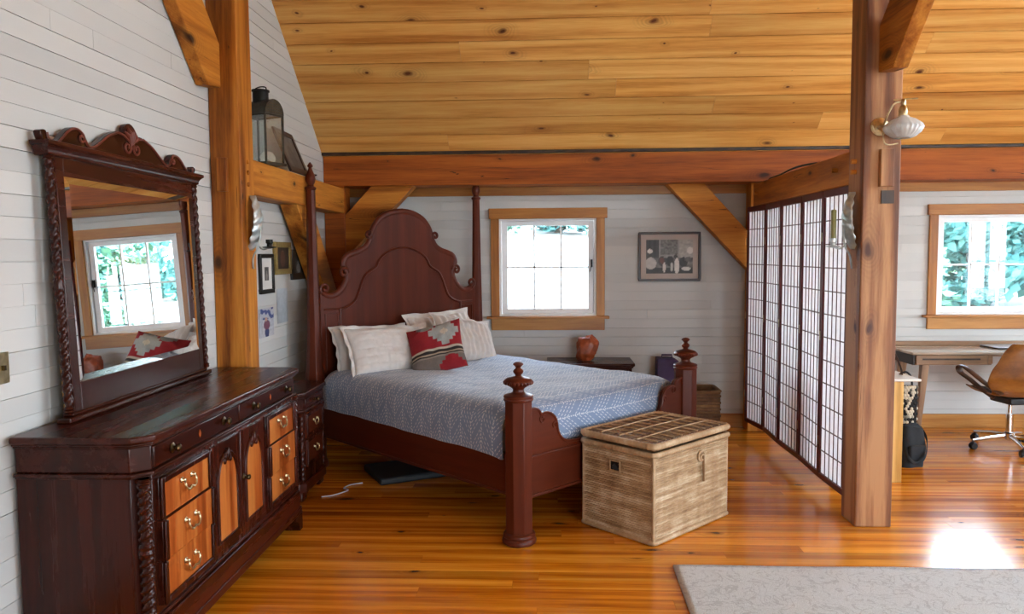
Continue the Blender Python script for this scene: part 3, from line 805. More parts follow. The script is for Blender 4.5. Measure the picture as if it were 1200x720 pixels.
# ================================================================== NIGHTSTANDS
def nightstand(label, loc, rz, w, d, h, twists=True):
    """front faces local +x; width along y; group of two"""
    t = thing('nightstand', label, 'nightstand', loc, rz)
    ch = .04
    mb = MB(); mb.prism(off_poly(d-.03, .02, w-.02, ch), .12, h-.13, 'z'); mb.build('body', M['mahog_z'], t, bevel=.003)
    mb = MB(); mb.prism(off_poly(d-.03, .02, w-.02, ch, 0, .015), .06, .125, 'z'); mb.build('plinth', M['mahog_y'], t, bevel=.005)
    for (fx, fy) in ((.0, .02), (.0, w-.12), (d-.13, .02), (d-.13, w-.12)):
        mb = MB(); mb.box(fx, fx+.09, fy, fy+.10, 0, .065); mb.build('foot', M['mahog_y'], t, bevel=.012, seg=3)
    mb = MB(); mb.prism(off_poly(d-.03, .02, w-.02, ch, 0, .010), h-.135, h-.12, 'z'); mb.prism(off_poly(d-.03, .02, w-.02, ch), h-.12, h-.04, 'z'); mb.prism(off_poly(d-.03, .02, w-.02, ch, 0, .012), h-.045, h-.03, 'z')
    mb.build('frieze', M['mahog_y'], t, bevel=.004)
    mb = MB(); mb.prism(off_poly(d-.03, .02, w-.02, ch, 0, .024), h-.03, h, 'z'); mb.build('top', M['mahog_y'], t, bevel=.008, seg=4)
    mb = MB(); mb.box(d-.04, d-.022, .07, w-.07, h-.115, h-.050); dr = mb.build('drawer', M['mahog_y'], t, bevel=.003); knob(dr, d-.022, w/2, h-.083, .8)
    zs = [(h-.31, h-.15), (h-.50, h-.32)] if h > .68 else [(h-.30, h-.15), (h-.47, h-.31)]
    for (z0, z1) in zs:
        mb = MB(); mb.box(d-.045, d-.022, .08, w-.08, z0, z1); dr = mb.build('drawer', M['mahogb_z'], t, bevel=.003)
        frame_mould(dr, d-.022, .08, w-.08, z0, z1, .02, .009); bail(dr, d-.022, w/2, (z0+z1)/2, .8)
    if twists:
        for yy in (.032, w-.032): rope(d-.042, yy, .125, h-.135, .017, 7, n=60).build('twist_column', M['mahog_z'], t)
    return t
nightstand('dark mahogany nightstand squeezed between the dresser and the bed', (-1.950, 4.80, 0), 0, .52, .40, .72)
nightstand('low dark chest under the middle window holding the orange rock', (.0, 7.05, 0), -PI/2, .755, .45, .65, False)
# ================================================================== BED
BW, BL = 1.633, 2.183
BTH = .815
BA = Vector((-.16, 4.17, 0))
bw = Vector((math.cos(BTH), math.sin(BTH), 0)); bl = Vector((-math.sin(BTH), math.cos(BTH), 0))
BED = thing('four_poster_bed', 'mahogany poster bed with tall scroll topped headboard standing in the corner', 'bed', BA, BTH)
def octa(pr, x, y):
    mb = MB(); mb.lathe(pr, (x, y, 0), 8, 'z', PI/8); return mb
for x in (0, BW):      # foot posts
    mb = octa([(.079, .05), (.079, .800)], x, 0); p = mb.build('footpost', M['mahogb_z'], BED, smooth=20, bevel=.003)
    mb = MB(); mb.lathe([(.084, 0), (.094, .008), (.096, .022), (.090, .034), (.086, .038), (.090, .046), (.088, .058), (.079, .066)], (x, 0, 0), 28); mb.build('base_ring', M['mahogb_z'], p)
    mb = MB(); mb.lathe([(.078, .796), (.080, .800), (.084, .806), (.080, .813), (.080, .817), (.083, .823), (.079, .830), (.060, .836), (.042, .841), (.031, .849), (.030, .860), (.036, .870),
                         (.058, .882), (.075, .896), (.081, .906), (.076, .914), (.066, .922), (.044, .928), (.022, .933), (.016, .938), (.018, .944), (.026, .952), (.029, .961), (.025, .970), (.015, .977), (.013, .982),
                         (.020, .990), (.029, .998), (.027, 1.005), (.018, 1.011), (.004, 1.014)], (x, 0, 0), 28)
    for k in range(24):
        a = 2*PI*k/24; mb.sphere((x + .076*math.cos(a), .076*math.sin(a), .900), .0085, 6, 5, (1, 1, 1.3))
    mb.build('finial', M['mahogb_z'], p)
for x in (0, BW):      # head posts
    mb = octa([(.072, .05), (.072, .70), (.066, .74), (.052, 1.0), (.042, 1.5), (.034, 2.09)], x, BL); p = mb.build('headpost', M['mahogb_z'], BED, smooth=20, bevel=.002)
    mb = MB(); mb.lathe([(.076, 0), (.086, .010), (.086, .030), (.078, .055), (.072, .066)], (x, BL, 0), 24); mb.build('base_ring', M['mahogb_z'], p)
    mb = MB(); mb.lathe([(.034, 2.085), (.042, 2.095), (.042, 2.105), (.026, 2.115), (.024, 2.125), (.034, 2.145), (.038, 2.165), (.033, 2.195), (.020, 2.225), (.012, 2.245), (.012, 2.253), (.020, 2.258), (.020, 2.268), (.010, 2.282), (.002, 2.292)], (x, BL, 0), 24)
    mb.build('finial', M['mahogb_z'], p)
# headboard
half = [(.072, 1.318), (.10, 1.300), (.150, 1.292), (.205, 1.312), (.255, 1.360), (.290, 1.425), (.284, 1.490), (.262, 1.540), (.288, 1.590), (.345, 1.615), (.410, 1.634), (.470, 1.668), (.507, 1.722), (.528, 1.785), (.556, 1.838), (.605, 1.890), (.668, 1.925), (.740, 1.946), (.8165, 1.953)]
h2 = c2(half, 5); full = h2 + [(BW-a, b) for a, b in h2[::-1][1:]]
mb = MB(); mb.prism([(.045, .34), (.045, 1.318)] + full + [(BW-.045, 1.318), (BW-.045, .34)], BL-.022, BL+.022, 'y'); HB = mb.build('headboard', M['mahogb_z'], BED, bevel=.004)
mb = MB(); mb.tube([(a, BL-.008, b) for a, b in full], .019, 10, flat=1.5, up=(0, 1, 0))
for mir in (0, 1):
    cx = (lambda v: BW - v) if mir else (lambda v: v)
    for (c, r, a0, tn) in (((.086, 1.352), .044, -PI*.55, -1.25), ((.256, 1.472), .044, -.1, 1.3), ((.484, 1.760), .034, -PI*.3, 1.2)):
        mb.tube([(cx(p[0]), BL-.022, p[1]) for p in spiral(c, r, .007, a0, tn)], .0125, 8)
mb.build('crest_moulding', M['mahogb_z'], HB)
inn = [(.215, .70), (.215, 1.02), (.215, 1.19), (.255, 1.200), (.310, 1.222), (.355, 1.262), (.385, 1.325), (.415, 1.395), (.455, 1.455), (.545, 1.508), (.572, 1.555), (.620, 1.604), (.690, 1.640), (.760, 1.656), (.8165, 1.660)]
i2 = [(.215, .60)] + [(.215, .60 + .59*k/6) for k in range(1, 6)] + c2(inn[2:], 5)
ifull = i2 + [(BW-a, b) for a, b in i2[::-1][1:]]
mb = MB(); mb.tube([(a, BL-.023, b) for a, b in ifull], .011, 8)
for s in (0, 1):
    cx = (lambda v: BW - v) if s else (lambda v: v)
    mb.tube([(cx(.075), BL-.023, 1.195), (cx(.215), BL-.023, 1.195)], .007, 8)
    mb.tube([(cx(.085), BL-.023, 1.16), (cx(.195), BL-.023, 1.16), (cx(.195), BL-.023, .60), (cx(.085), BL-.023, .60)], .006, 6, closed=True)
mb.build('panel_moulding', M['mahogb_z'], HB)
# footboard
fh = [(.070, .742), (.102, .740), (.130, .733), (.150, .718), (.163, .694), (.180, .700), (.205, .704), (.232, .697), (.258, .683), (.281, .660), (.294, .626), (.300, .592), (.317, .556), (.348, .526), (.392, .508), (.47, .502), (.60, .500)]
f2 = c2(fh, 4); ff = f2 + [(BW-a, b) for a, b in f2[::-1]]
mb = MB(); mb.prism([(.06, .25)] + [(.06, .742)] + ff + [(BW-.06, .742), (BW-.06, .25)], -.018, .018, 'y'); FBD = mb.build('footboard', M['mahogb_x'], BED, bevel=.004)
mb = MB(); mb.tube([(a, -.016, b) for a, b in ff], .009, 8)
for s in (0, 1):
    cx = (lambda v: BW - v) if s else (lambda v: v)
    mb.tube([(cx(p[0]), -.019, p[1]) for p in spiral((.172, .672), .026, .006, PI*.5, 1.1)], .006, 6)
    mb.tube([(cx(p[0]), -.019, p[1]) for p in spiral((.272, .622), .024, .005, 0, 1.1)], .006, 6)
mb.build('scroll_moulding', M['mahogb_x'], FBD)
mb = MB(); mb.box(.07, BW-.07, -.027, -.016, .462, .478); mb.box(.07, BW-.07, -.027, .018, .238, .256); mb.build('rail_moulding', M['mahogb_x'], FBD, bevel=.004)
for x in (0, BW):
    mb = MB(); mb.box(x-.018, x+.018, .06, BL-.05, .268, .488); r = mb.build('side_rail', M['mahogb_y'], BED, bevel=.004)
    mb = MB(); mb.box(x-.026, x+.020, .07, BL-.06, .256, .272); mb.build('rail_moulding', M['mahogb_y'], r, bevel=.004)
for k in range(9):
    yy = .14 + k*.235; mb = MB(); mb.box(.018, BW-.018, yy, yy+.09, .30, .325); mb.build('slat', M['pine_z'], BED)

def bedthing(name, mb, mat, label, cat, **k):
    o = mb.build(name, mat, None, **k); o.location = BA; o.rotation_euler = (0, 0, BTH); return tag(o, label, cat)
# mattress
mb = MB(); mb.box(.03, BW-.03, .065, BL-.06, .326, .680); bedthing('mattress', mb, M['sheet'], 'thick white mattress on the poster bed, showing at the edge of the bedspread', 'mattress', bevel=.07, seg=4)
# bedspread
def spread():
    X = [(-.030, .468), (-.034, .54), (-.034, .61), (-.020, .67), (.015, .712), (.07, .736), (.16, .746), (.4, .748), (BW/2, .744)]
    xs = c2(X, 10); xs = xs + [(BW-a, b) for a, b in xs[::-1][1:]]
    Y = [(.026, .44), (.026, .52), (.030, .60), (.045, .66), (.085, .708), (.16, .736), (.3, .744), (.8, .744), (1.4, .746), (2.02, .748)]
    ys = c2(Y, 9)
    def arc(P):
        a = [0]
        for p, q in zip(P, P[1:]): a.append(a[-1] + math.hypot(q[0]-p[0], q[1]-p[1]))
        return a
    ax_, ay_ = arc(xs), arc(ys)
    nx, ny = len(xs), len(ys); V = []; UV = []
    for j, (y, zy) in enumerate(ys):
        for i, (x, zx) in enumerate(xs):
            z = .746 - (.746-zx) - (.744-zy)
            z = max(z, .445 + .02*math.sin(ay_[j]*9 + ax_[i]*4))
            inside = min(1, max(0, (z-.5)/.2))
            n1 = noise.noise(Vector((x*2.6, y*2.2, 3.1))); n2 = noise.noise(Vector((x*7, y*5, 8.4))); n3 = noise.noise(Vector((x*3+y*6, x*2-y*3, .7)))
            dz = (.016*n1 + .006*n2)*inside + .010*max(0, n3)*inside
            # slight sag between the pillows and the foot, fuller towards the near side
            dz += .018*math.exp(-((x-.25)**2/.08 + (y-1.45)**2/.25)) - .02*math.exp(-((x-1.0)**2/.2 + (y-.9)**2/.3))
            side = 1-inside
            wob = .006*math.sin(ay_[j]*17 + 2*n1)*side
            V.append((x + (-wob if x < BW/2 else wob)*(1 if abs(zx-.468) < .2 else 0), y + .004*n2*side, z + dz))
            UV.append((ay_[j], ax_[i]))
    F = []
    for j in range(ny-1):
        for i in range(nx-1):
            q = (j*nx+i, j*nx+i+1, (j+1)*nx+i+1, (j+1)*nx+i)
            c = sum((Vector(V[k]) for k in q), Vector())/4
            d = min((Vector((c.x, c.y)) - Vector(p)).length for p in ((0, 0), (BW, 0)))
            if d < .105: continue
            F.append(q)
    mb = MB(); mb.add(V, F)
    o = mb.build('bedspread', M['spread'], None, weld=False, smooth=180)
    me = o.data; uvl = me.uv_layers.new(name='UVMap')
    for lp in me.loops: uvl.data[lp.index].uv = UV[lp.vertex_index]
    o.location = BA; o.rotation_euler = (0, 0, BTH)
    s = o.modifiers.new('thickness', 'SOLIDIFY'); s.thickness = .006; s.offset = -1
    return tag(o, 'grey blue bedspread with white dashed zigzag stitching covering the bed', 'bedspread')
spread()
# pillows
def pillow_mb(w, h, t, seed, pleats=0, quilt=0, flange=0, nu=64, nv=48):
    mb = MB()
    def side(sgn):
        def fn(a, b):
            u, v = 2*a-1, 2*b-1
            prof = (max(0, 1-abs(u)**2.6)*max(0, 1-abs(v)**2.6))**.55
            pinch = 1 - .10*(1-abs(v))*abs(u)**4*0 - .07*(abs(u)**2)*(1-v*v)*0
            ex = 1 - .07*(1 - abs(v)**1.6)*abs(u)**3
            ey = 1 - .07*(1 - abs(u)**1.6)*abs(v)**3
            x = u*w/2*ex; y = v*h/2*ey
            n = noise.noise(Vector((u*1.7+seed, v*1.7, seed*2.3)))*.026*prof + noise.noise(Vector((u*4+seed, v*4, seed)))*.012*prof
            z = sgn*t/2*prof + n
            if pleats: z += sgn*.011*prof**.5*math.cos(u*pleats*PI)
            if quilt: z += sgn*(-.010)*prof**.5*(max(0, math.cos(u*quilt*PI))**10 + max(0, math.cos(v*quilt*.7*PI))**10)
            return (x, y, z)
        return fn
    mb.grid(side(1), nu, nv); mb.grid(side(-1), nu, nv)
    if flange:
        pts = []
        def fl(a, b):
            # ring around: a along perimeter, b across
            p = a*4; k = int(p) % 4; f = p - int(p)
            e = [(-1+2*f, -1), (1, -1+2*f), (1-2*f, 1), (-1, 1-2*f)][k]
            ox, oy = e
            ex = 1 - .07*(1 - abs(oy)**1.6)*abs(ox)**3; ey = 1 - .07*(1 - abs(ox)**1.6)*abs(oy)**3
            g = flange*(b)
            return (ox*(w/2*ex + g*abs(ox)**3), oy*(h/2*ey + g*abs(oy)**3), .012*math.sin(a*90)*b + .014*noise.noise(Vector((a*23, b*2, w*9)))*b)
        mb.grid(fl, 160, 3)
    return mb
def orient(o, c, right, up):
    r = Vector(right).normalized(); u = Vector(up); u = (u - r*u.dot(r)).normalized(); n = r.cross(u)
    o.matrix_world = Matrix(((r.x, u.x, n.x, c[0]), (r.y, u.y, n.y, c[1]), (r.z, u.z, n.z, c[2]), (0, 0, 0, 1)))
def bed_pt(x, y, z): return BA + bw*x + bl*y + Vector((0, 0, z))
def bed_dir(x, y, z): return bw*x + bl*y + Vector((0, 0, z))
def pillow(label, mb, mat, c, yaw, lean, roll=0, **k):
    o = mb.build('pillow', mat, None, smooth=180); tag(o, label, 'pillow', 'white pillows on the bed')
    cy, sy = math.cos(yaw), math.sin(yaw)
    r = Vector((cy, sy, 0)); f = Vector((-sy, cy, 0))           # f: towards the headboard
    up = f*math.sin(lean) + Vector((0, 0, 1))*math.cos(lean)
    r2 = r*math.cos(roll) + up*math.sin(roll); u2 = up*math.cos(roll) - r*math.sin(roll)
    orient(o, bed_pt(*c), bed_dir(*r2), bed_dir(*u2)); return o
pillow('white pillow at the left rear, mostly hidden behind the quilted left pillow', pillow_mb(.62, .36, .15, 2.0, flange=.02), M['linen'], (.40, 2.00, .882), -.10, .46, -.02)
pillow('large white quilted pillow on the left, in front', pillow_mb(.66, .40, .17, 5.3, quilt=9, flange=.025), M['linen'], (.41, 1.78, .886), -.16, .62, -.03)
pillow('white pillow with ruffled edge behind the red cushion on the right', pillow_mb(.64, .40, .15, 7.7, pleats=9, flange=.035), M['linen'], (1.10, 2.01, .912), .02, .36, .03)
pillow('white pleated pillow on the right, leaning right of the red cushion', pillow_mb(.60, .41, .16, 9.1, pleats=11, flange=.02), M['linen'], (1.17, 1.80, .897), .10, .55, -.22)
# red woven cushion
def cushion():
    n = 72
    mb = pillow_mb(.42, .42, .13, 3.3, nu=n, nv=n)
    o = mb.build('cushion', M['vcush'], None, smooth=180, weld=False)
    me = o.data; ca = me.color_attributes.new('Col', 'FLOAT_COLOR', 'POINT')
    red, grey, tan, blk, cream = lin('#8a1a24'), lin('#9aa09e'), lin('#a89a84'), lin('#2a2422'), lin('#bdb6a6')
    def stepped(u, v, c, s):
        du, dv = abs(u-c[0])/s, abs(v-c[1])/s
        du, dv = math.floor(du*4)/4, math.floor(dv*4)/4
        return du + dv < 1.0
    def col(u, v):
        if v > .44:
            if stepped(u, v, (.70, .75), .27) : return grey if not stepped(u, v, (.70, .75), .07) else cream
            if v > .82 and stepped(u, v, (.36, .92), .16): return lin('#7e8280')
            return red
        if v > .39: return cream
        if v > .345: return blk
        if v > .31: return tan
        if v > .28: return blk
        if v > .25: return lin('#8a8278')
        if stepped(u, v, (.76, .06), .24): return red
        return lin('#6e6660')
    N = (n+1)*(n+1)
    for i, vt in enumerate(me.vertices):
        k = i % N; u, v = (k % (n+1))/n, (k//(n+1))/n
        c = col(u, v); q = 1 + .12*noise.noise(Vector((u*40, v*40, 1)))
        ca.data[i].color = (c[0]*q, c[1]*q, c[2]*q, 1)
    orient(o, bed_pt(.615, 1.49, .905), (.96, .02, .25), (-.14, .28, .36))
    return tag(o, 'red and grey woven cushion with stepped pattern leaning on the white pillows', 'cushion')
cushion()
# things under the bed
mb = MB(); mb.box(-.36, .26, -.22, .22, 0, .05); o = mb.build('storage_box', M['greybin'], None, bevel=.015); o.location = (-.95, 5.55, .0); o.rotation_euler = (0, 0, .5)
tag(o, 'flat dark grey box lying on the floor under the bed', 'box')
mb = MB(); p = catmull([(-1.50, 4.93, .005), (-1.44, 4.96, .005), (-1.385, 5.02, .006), (-1.36, 5.08, .006), (-1.40, 5.12, .006), (-1.37, 5.20, .006), (-1.30, 5.24, .006)], 8); mb.tube(p, .004, 6)
tag(mb.build('cable', M['cable']), 'thin white cable curling on the floor beside the nightstand', 'cable')
# ================================================================== WICKER TRUNK
TR = thing('wicker_chest', 'large square lidded wicker chest at the foot of the bed', 'chest', (.575, 4.125, 0), math.radians(45.6))
TX, TY, TH = .735, .515, .515
def weave(mb, p0, du, dv, nrm, w, h, ps=.046, pr=.0128, amp=.0070, seed=1, res=6):
    """woven sheet: stakes along dv, strands along du"""
    rnd = random.Random(seed)
    nr = int(round(h/pr)); pr = h/nr; ns = int(round(w/ps)); ps = w/ns
    p0, du, dv, nrm = Vector(p0), Vector(du), Vector(dv), Vector(nrm)
    cols = ns*res; fr = (0.0, .14, .5, .86)
    rows = nr*len(fr)
    V = []; T = []
    for r in range(rows+1):
        k = min(r//len(fr), nr-1); f = fr[r % len(fr)] if r < rows else 1.0
        tr = rnd.random() if r % len(fr) == 0 else tr
        prof = math.sqrt(max(0, 1-(2*f-1)**2))
        for c in range(cols+1):
            i = c/res
            wv = math.cos(PI*i + PI*(k % 2))
            d = amp*prof*(.35 + .45*math.cos(PI*i)**2 + .35*wv) if prof > .01 else -amp*1.4
            jit = .0012*noise.noise(Vector((i*.9, k*1.7, seed)))
            V.append(p0 + du*(c/cols*w) + dv*((k+f)*pr) + nrm*(d + jit)); T.append(.5*tr + .5*noise.noise_vector(Vector((k*3.1, i*.35, seed))).x + .25)
    b = len(mb.v); mb.v.extend([tuple(p) for p in V]); mb.t.extend(T)
    for r in range(rows):
        for c in range(cols):
            q = r*(cols+1)+c; mb.f.append((b+q, b+q+1, b+q+cols+2, b+q+cols+1))
mb = MB()
weave(mb, (0.012, 0, .02), (1,0,0), (0,0,1), (0,-1,0), TX-.024, TH-.04, seed=1, amp=.0066)
weave(mb, (0, TY-.012, .02), (0,-1,0), (0,0,1), (-1,0,0), TY-.024, TH-.04, seed=2, amp=.0066)
weave(mb, (TX-.012, TY, .02), (-1,0,0), (0,0,1), (0,1,0), TX-.024, TH-.04, seed=3, res=3)
weave(mb, (TX, .012, .02), (0,1,0), (0,0,1), (1,0,0), TY-.024, TH-.04, seed=4, res=3)
mb.tone = .2; mb.box(.008, TX-.008, .008, TY-.008, .004, TH-.01)
mb.build('body', M['wicker'], TR, smooth=60, weld=False)
def wrap_rim(pts, r, pitch=.022, closed=True, seg=10, bulge=.18):
    """a cane-wrapped rim: tube whose radius swells once per wrap"""
    P = [Vector(p) for p in pts]
    if closed: P.append(P[0])
    out = []; rs = []
    s = 0
    for a, b in zip(P, P[1:]):
        L = (b-a).length; n = max(2, int(L/pitch*4))
        for i in range(n):
            out.append(a + (b-a)*i/n); rs.append(r*(1 - bulge*abs(math.cos(PI*(s + L*i/n)/pitch))))
        s += L
    if not closed: out.append(P[-1]); rs.append(r)
    mb = MB(); mb.tube(out, rs, seg, closed=closed); return mb
def rect(x0, x1, y0, y1, z, rd=.02):
    q = []
    for (cx, cy, a0) in ((x1-rd, y0+rd, -90), (x1-rd, y1-rd, 0), (x0+rd, y1-rd, 90), (x0+rd, y0+rd, 180)):
        for k in range(4): a = math.radians(a0 + 30*k); q.append((cx+rd*math.cos(a), cy+rd*math.sin(a), z))
    return q
wrap_rim(rect(-.004, TX+.004, -.004, TY+.004, TH-.012), .018).build('rim', M['wicker'], TR, smooth=60)
wrap_rim(rect(-.003, TX+.003, -.003, TY+.003, .016), .015).build('base_rim', M['wicker'], TR, smooth=60)
for (x, y) in ((0, 0), (TX, 0), (0, TY), (TX, TY)):
    wrap_rim([(x+(.006 if x == 0 else -.006), y+(.006 if y == 0 else -.006), .02), (x+(.006 if x == 0 else -.006), y+(.006 if y == 0 else -.006), TH-.02)], .013, .012, False).build('corner_post', M['wicker'], TR, smooth=60)
# lid
mb = MB(); z1 = TH+.052
weave(mb, (.0, TY, z1-.006), (1,0,0), (0,-1,0), (0,0,1), TX, TY, seed=7, amp=.004)
mb.tone = .3; mb.box(.0, TX, .0, TY, TH+.012, z1-.011)
lid = mb.build('lid', M['wickerd'], TR, smooth=60, weld=False)
wrap_rim(rect(-.006, TX+.006, -.006, TY+.006, TH+.036, .03), .021, .026).build('lid_rim', M['wicker'], lid, smooth=60)
mb = MB()
for k in range(9):
    x = .06 + k*.077
    mb.tube([(x, .02, z1+.001), (x+.012, TY*.5, z1+.003), (x+.004, TY-.02, z1+.001)], .0045, 6)
for k in range(3):
    y = TY*(.25 + .25*k); mb.tube([(.02, y, z1+.004), (TX*.5, y+.01, z1+.006), (TX-.02, y, z1+.004)], .0035, 6)
mb.build('cane_strip', M['wicker'], lid)
# handle opening on the left face: dark plate paints the shade inside
mb = MB(); mb.box(-.006, .004, .235, .300, .372, .424); hh = mb.build('opening_shade_plate', M['iron'], TR)
mb = MB(); mb.prism([(.245, .378), (.29, .378), (.285, .40), (.27, .412), (.25, .395)], -.0072, -.005, 'x'); mb.build('lining', M['greybin'], hh)
wrap_rim([(-.006, .232, .369), (-.006, .303, .369), (-.006, .303, .427), (-.006, .232, .427)], .006, .012).build('handle_rim', M['wicker'], TR, smooth=60)
# loop and toggle on the right face
mb = MB(); mb.tube([(.44 + .030*math.cos(a*PI/6), -.012, .425 + .028*math.sin(a*PI/6)) for a in range(12)], .0055, 8, closed=True)
mb.tube([(.44 + .016*math.cos(a*PI/4), -.018, .418 + .016*math.sin(a*PI/4)) for a in range(8)], .0055, 8, closed=True)
mb.build('loop', M['wicker'], TR)
mb = MB(); mb.tube([(.45, -.018, .43), (.447, -.022, .36), (.455, -.018, .275)], [.006, .007, .006], 8); mb.build('toggle', M['wickerd'], TR)

# small basket by the wall
BK = thing('wicker_basket', 'small open brown wicker basket on the floor behind the far bedpost', 'basket', (1.20, 6.62, 0))
mb = MB(); bx, by, bh = .285, .30, .40
weave(mb, (0,0,.01), (1,0,0), (0,0,1), (0,-1,0), bx, bh, ps=.04, pr=.028, amp=.009, seed=11, res=5)
weave(mb, (0,by,.01), (0,-1,0), (0,0,1), (-1,0,0), by, bh, ps=.04, pr=.028, amp=.009, seed=12, res=5)
weave(mb, (bx,0,.01), (0,1,0), (0,0,1), (1,0,0), by, bh, ps=.04, pr=.028, amp=.009, seed=13, res=5)
weave(mb, (bx,by,.01), (-1,0,0), (0,0,1), (0,1,0), bx, bh, ps=.04, pr=.028, amp=.009, seed=14, res=5)
for (a, b, c, d) in ((.006, bx-.006, .006, .012), (.006, bx-.006, by-.012, by-.006), (.006, .012, .012, by-.012), (bx-.012, bx-.006, .012, by-.012)):
    mb.tone = .1; mb.box(a, b, c, d, .0, bh)
mb.box(.006, bx-.006, .006, by-.006, .0, .012)
mb.build('body', M['wickerd'], BK, smooth=60, weld=False)
wrap_rim(rect(-.004, bx+.004, -.004, by+.004, bh+.008), .014).build('rim', M['wickerd'], BK, smooth=60)

# rock on the chest under the window
mb = MB()
def rock(u, v):
    th = PI*v; a = 2*PI*u
    d = Vector((math.sin(th)*math.cos(a), math.sin(th)*math.sin(a), math.cos(th)))
    k = 1 + .22*noise.noise(d*1.6 + Vector((3.3, .2, 1.7))) + .12*noise.noise(d*4) + .05*noise.noise(d*9)
    p = Vector((d.x*.095, d.y*.07, d.z*.125))*k
    p.x += .012*math.sin(p.z*20); p.z = max(p.z, -.105)
    return (p.x, p.y, p.z + .105)
mb.grid(rock, 40, 26); o = mb.build('rock', M['rock'], None, smooth=28); o.location = (.355, 6.84, .651)
tag(o, 'upright orange brown rock on the low chest under the window', 'rock')
# purple case
PC = thing('upright_case', 'dark purple upright case standing on the floor behind the far bedpost', 'case', (.975, 6.82, 0))
mb = MB(); mb.prism([(0, .02), (.205, .02), (.205, .60), (.19, .645), (.15, .664), (.0, .670)], 0, .16, 'y'); mb.build('body', M['purple'], PC, bevel=.012, seg=3)
mb = MB(); mb.tube([(.05, .08, .665), (.05, .08, .69), (.14, .08, .69), (.14, .08, .66)], .008, 8); mb.build('handle', M['purple'], PC)
for fx in (.02, .155):
    mb = MB(); mb.box(fx, fx+.03, .02, .14, 0, .022); mb.build('foot', M['blackp'], PC)

# rug
mb = MB(); mb.grid(lambda u, v: (.632 + 3.1*u + .006*math.sin(v*7), 1.30 + 2.555*v + .004*math.sin(u*23), .012 + .0015*noise.noise(Vector((u*30, v*26, 0)))), 90, 80)
o = mb.build('rug', M['rug'], None, smooth=60); s = o.modifiers.new('pile', 'SOLIDIFY'); s.thickness = .0115; s.offset = -1
tag(o, 'cream rug with faint grey scroll pattern on the floor in the foreground', 'rug')

# ================================================================== PICTURES
def picture(label, cat, loc, rz, w, h, fw, fd, fmat, matw, matmat, painter, nu=60, nv=44, lean=0, name='framed_picture', glass=True, matinner=None):
    """hangs with its back at local y=0, front towards -y; x across, z up"""
    t = thing(name, label, cat, loc, rz)
    if lean: t.rotation_euler = (lean, 0, rz)
    if fw:
        mb = MB(); mb.box(0, w, -fd, 0, 0, fw); mb.box(0, w, -fd, 0, h-fw, h); mb.box(0, fw, -fd, 0, fw, h-fw); mb.box(w-fw, w, -fd, 0, fw, h-fw)
        mb.build('frame', fmat, t, bevel=min(.004, fw*.2))
        if matw:
            mb = MB(); mb.box(fw*.9, w-fw*.9, -fd*.5, -fd*.2, fw*.9, h-fw*.9); mb.build('mount', matmat, t)
    e = fw + matw; d = fd*.55 if fw else .003
    mb = MB(); x0, x1, z0, z1 = e, w-e, e, h-e
    b = mb.grid(lambda u, v: (x0+(x1-x0)*u, -d, z0+(z1-z0)*v), nu, nv)
    bk = -d+.002 if fw else .0
    mb.add([(x0,bk,z0),(x1,bk,z0),(x1,bk,z1),(x0,bk,z1)], [(0,1,2,3)])
    o = mb.build('print', M['vprint'], t, smooth=0, weld=False)
    ca = o.data.color_attributes.new('Col', 'FLOAT_COLOR', 'POINT')
    for i in range(len(o.data.vertices)):
        u, v = ((i % (nu+1))/nu, (i//(nu+1))/nv) if i < (nu+1)*(nv+1) else (.5, .5)
        ca.data[i].color = painter(u, v)
    return t
def g(x): c = ((x+.055)/1.055)**2.4; return (c, c*.97, c*.9, 1)
def ell(u, v, cu, cv, ru, rv): return ((u-cu)/ru)**2 + ((v-cv)/rv)**2 < 1
def group_photo(u, v):
    n = noise.noise(Vector((u*14, v*11, 2)))*.06
    c = .62
    if v > .46:
        if u < .27: c = .16 + .05*math.sin(u*60)
        elif .31 < u < .67 and v > .56: c = .42 + .2*noise.noise(Vector((u*22, v*18, 0)))
        elif u > .70: c = .66 + .1*noise.noise(Vector((u*20, v*18, 4)))
        else: c = .58
    else: c = .38 + .25*noise.noise(Vector((u*9, v*8, 6)))
    if v < .16: c = .12
    if ell(u, v, .08, .66, .06, .07): c = .85
    if ell(u, v, .94, .68, .07, .10): c = .85
    if ell(u, v, .10, .30, .12, .18): c = .74
    if ell(u, v, .36, .36, .10, .16): c = .22
    if ell(u, v, .40, .52, .035, .05): c = .55
    if ell(u, v, .39, .18, .03, .16): c = .82
    if ell(u, v, .52, .36, .08, .16): c = .12
    if ell(u, v, .55, .20, .03, .14): c = .75
    if ell(u, v, .63, .50, .04, .06): c = .15
    if ell(u, v, .66, .22, .055, .24): c = .84
    if ell(u, v, .80, .34, .09, .14): c = .15
    if ell(u, v, .90, .42, .08, .07): c = .35
    if ell(u, v, .86, .14, .10, .06): c = .8
    r = g(min(1, max(0.03, c + n)))
    if ell(u, v, .34, .38, .05, .09): r = (r[0]*1.9+.03, r[1]*.8, r[2]*.6, 1)
    return r
M['fr_dark'] = plain('dark_frame_wood', '#2e1c16', .4, 0, .2)
M['fr_black'] = plain('black_frame', '#16140f', .4, 0, .2)
M['fr_gold'] = plain('gold_frame', '#9a854e', .45, .4, .2, 40)
M['mount'] = plain('pale_mount', '#b5a9a0', .7, 0, .03)
M['mountw'] = plain('white_mount', '#d4d2cc', .7, 0, .03)
picture('dark framed black and white photograph of seated people on the back wall', 'picture', (.833, YB-.0005, 1.346), 0, .562, .447, .022, .022, M['fr_dark'], .048, M['mount'], group_photo)
LW = XW + .0005
def portrait(bgc, fg):
    def f(u, v):
        n = noise.noise(Vector((u*7, v*9, 1)))*.05
        c = bgc
        if ell(u, v, .5, .62, .14, .10) or ell(u, v, .5, .30, .22, .30): c = fg
        return g(min(1, max(.02, c+n)))
    return f
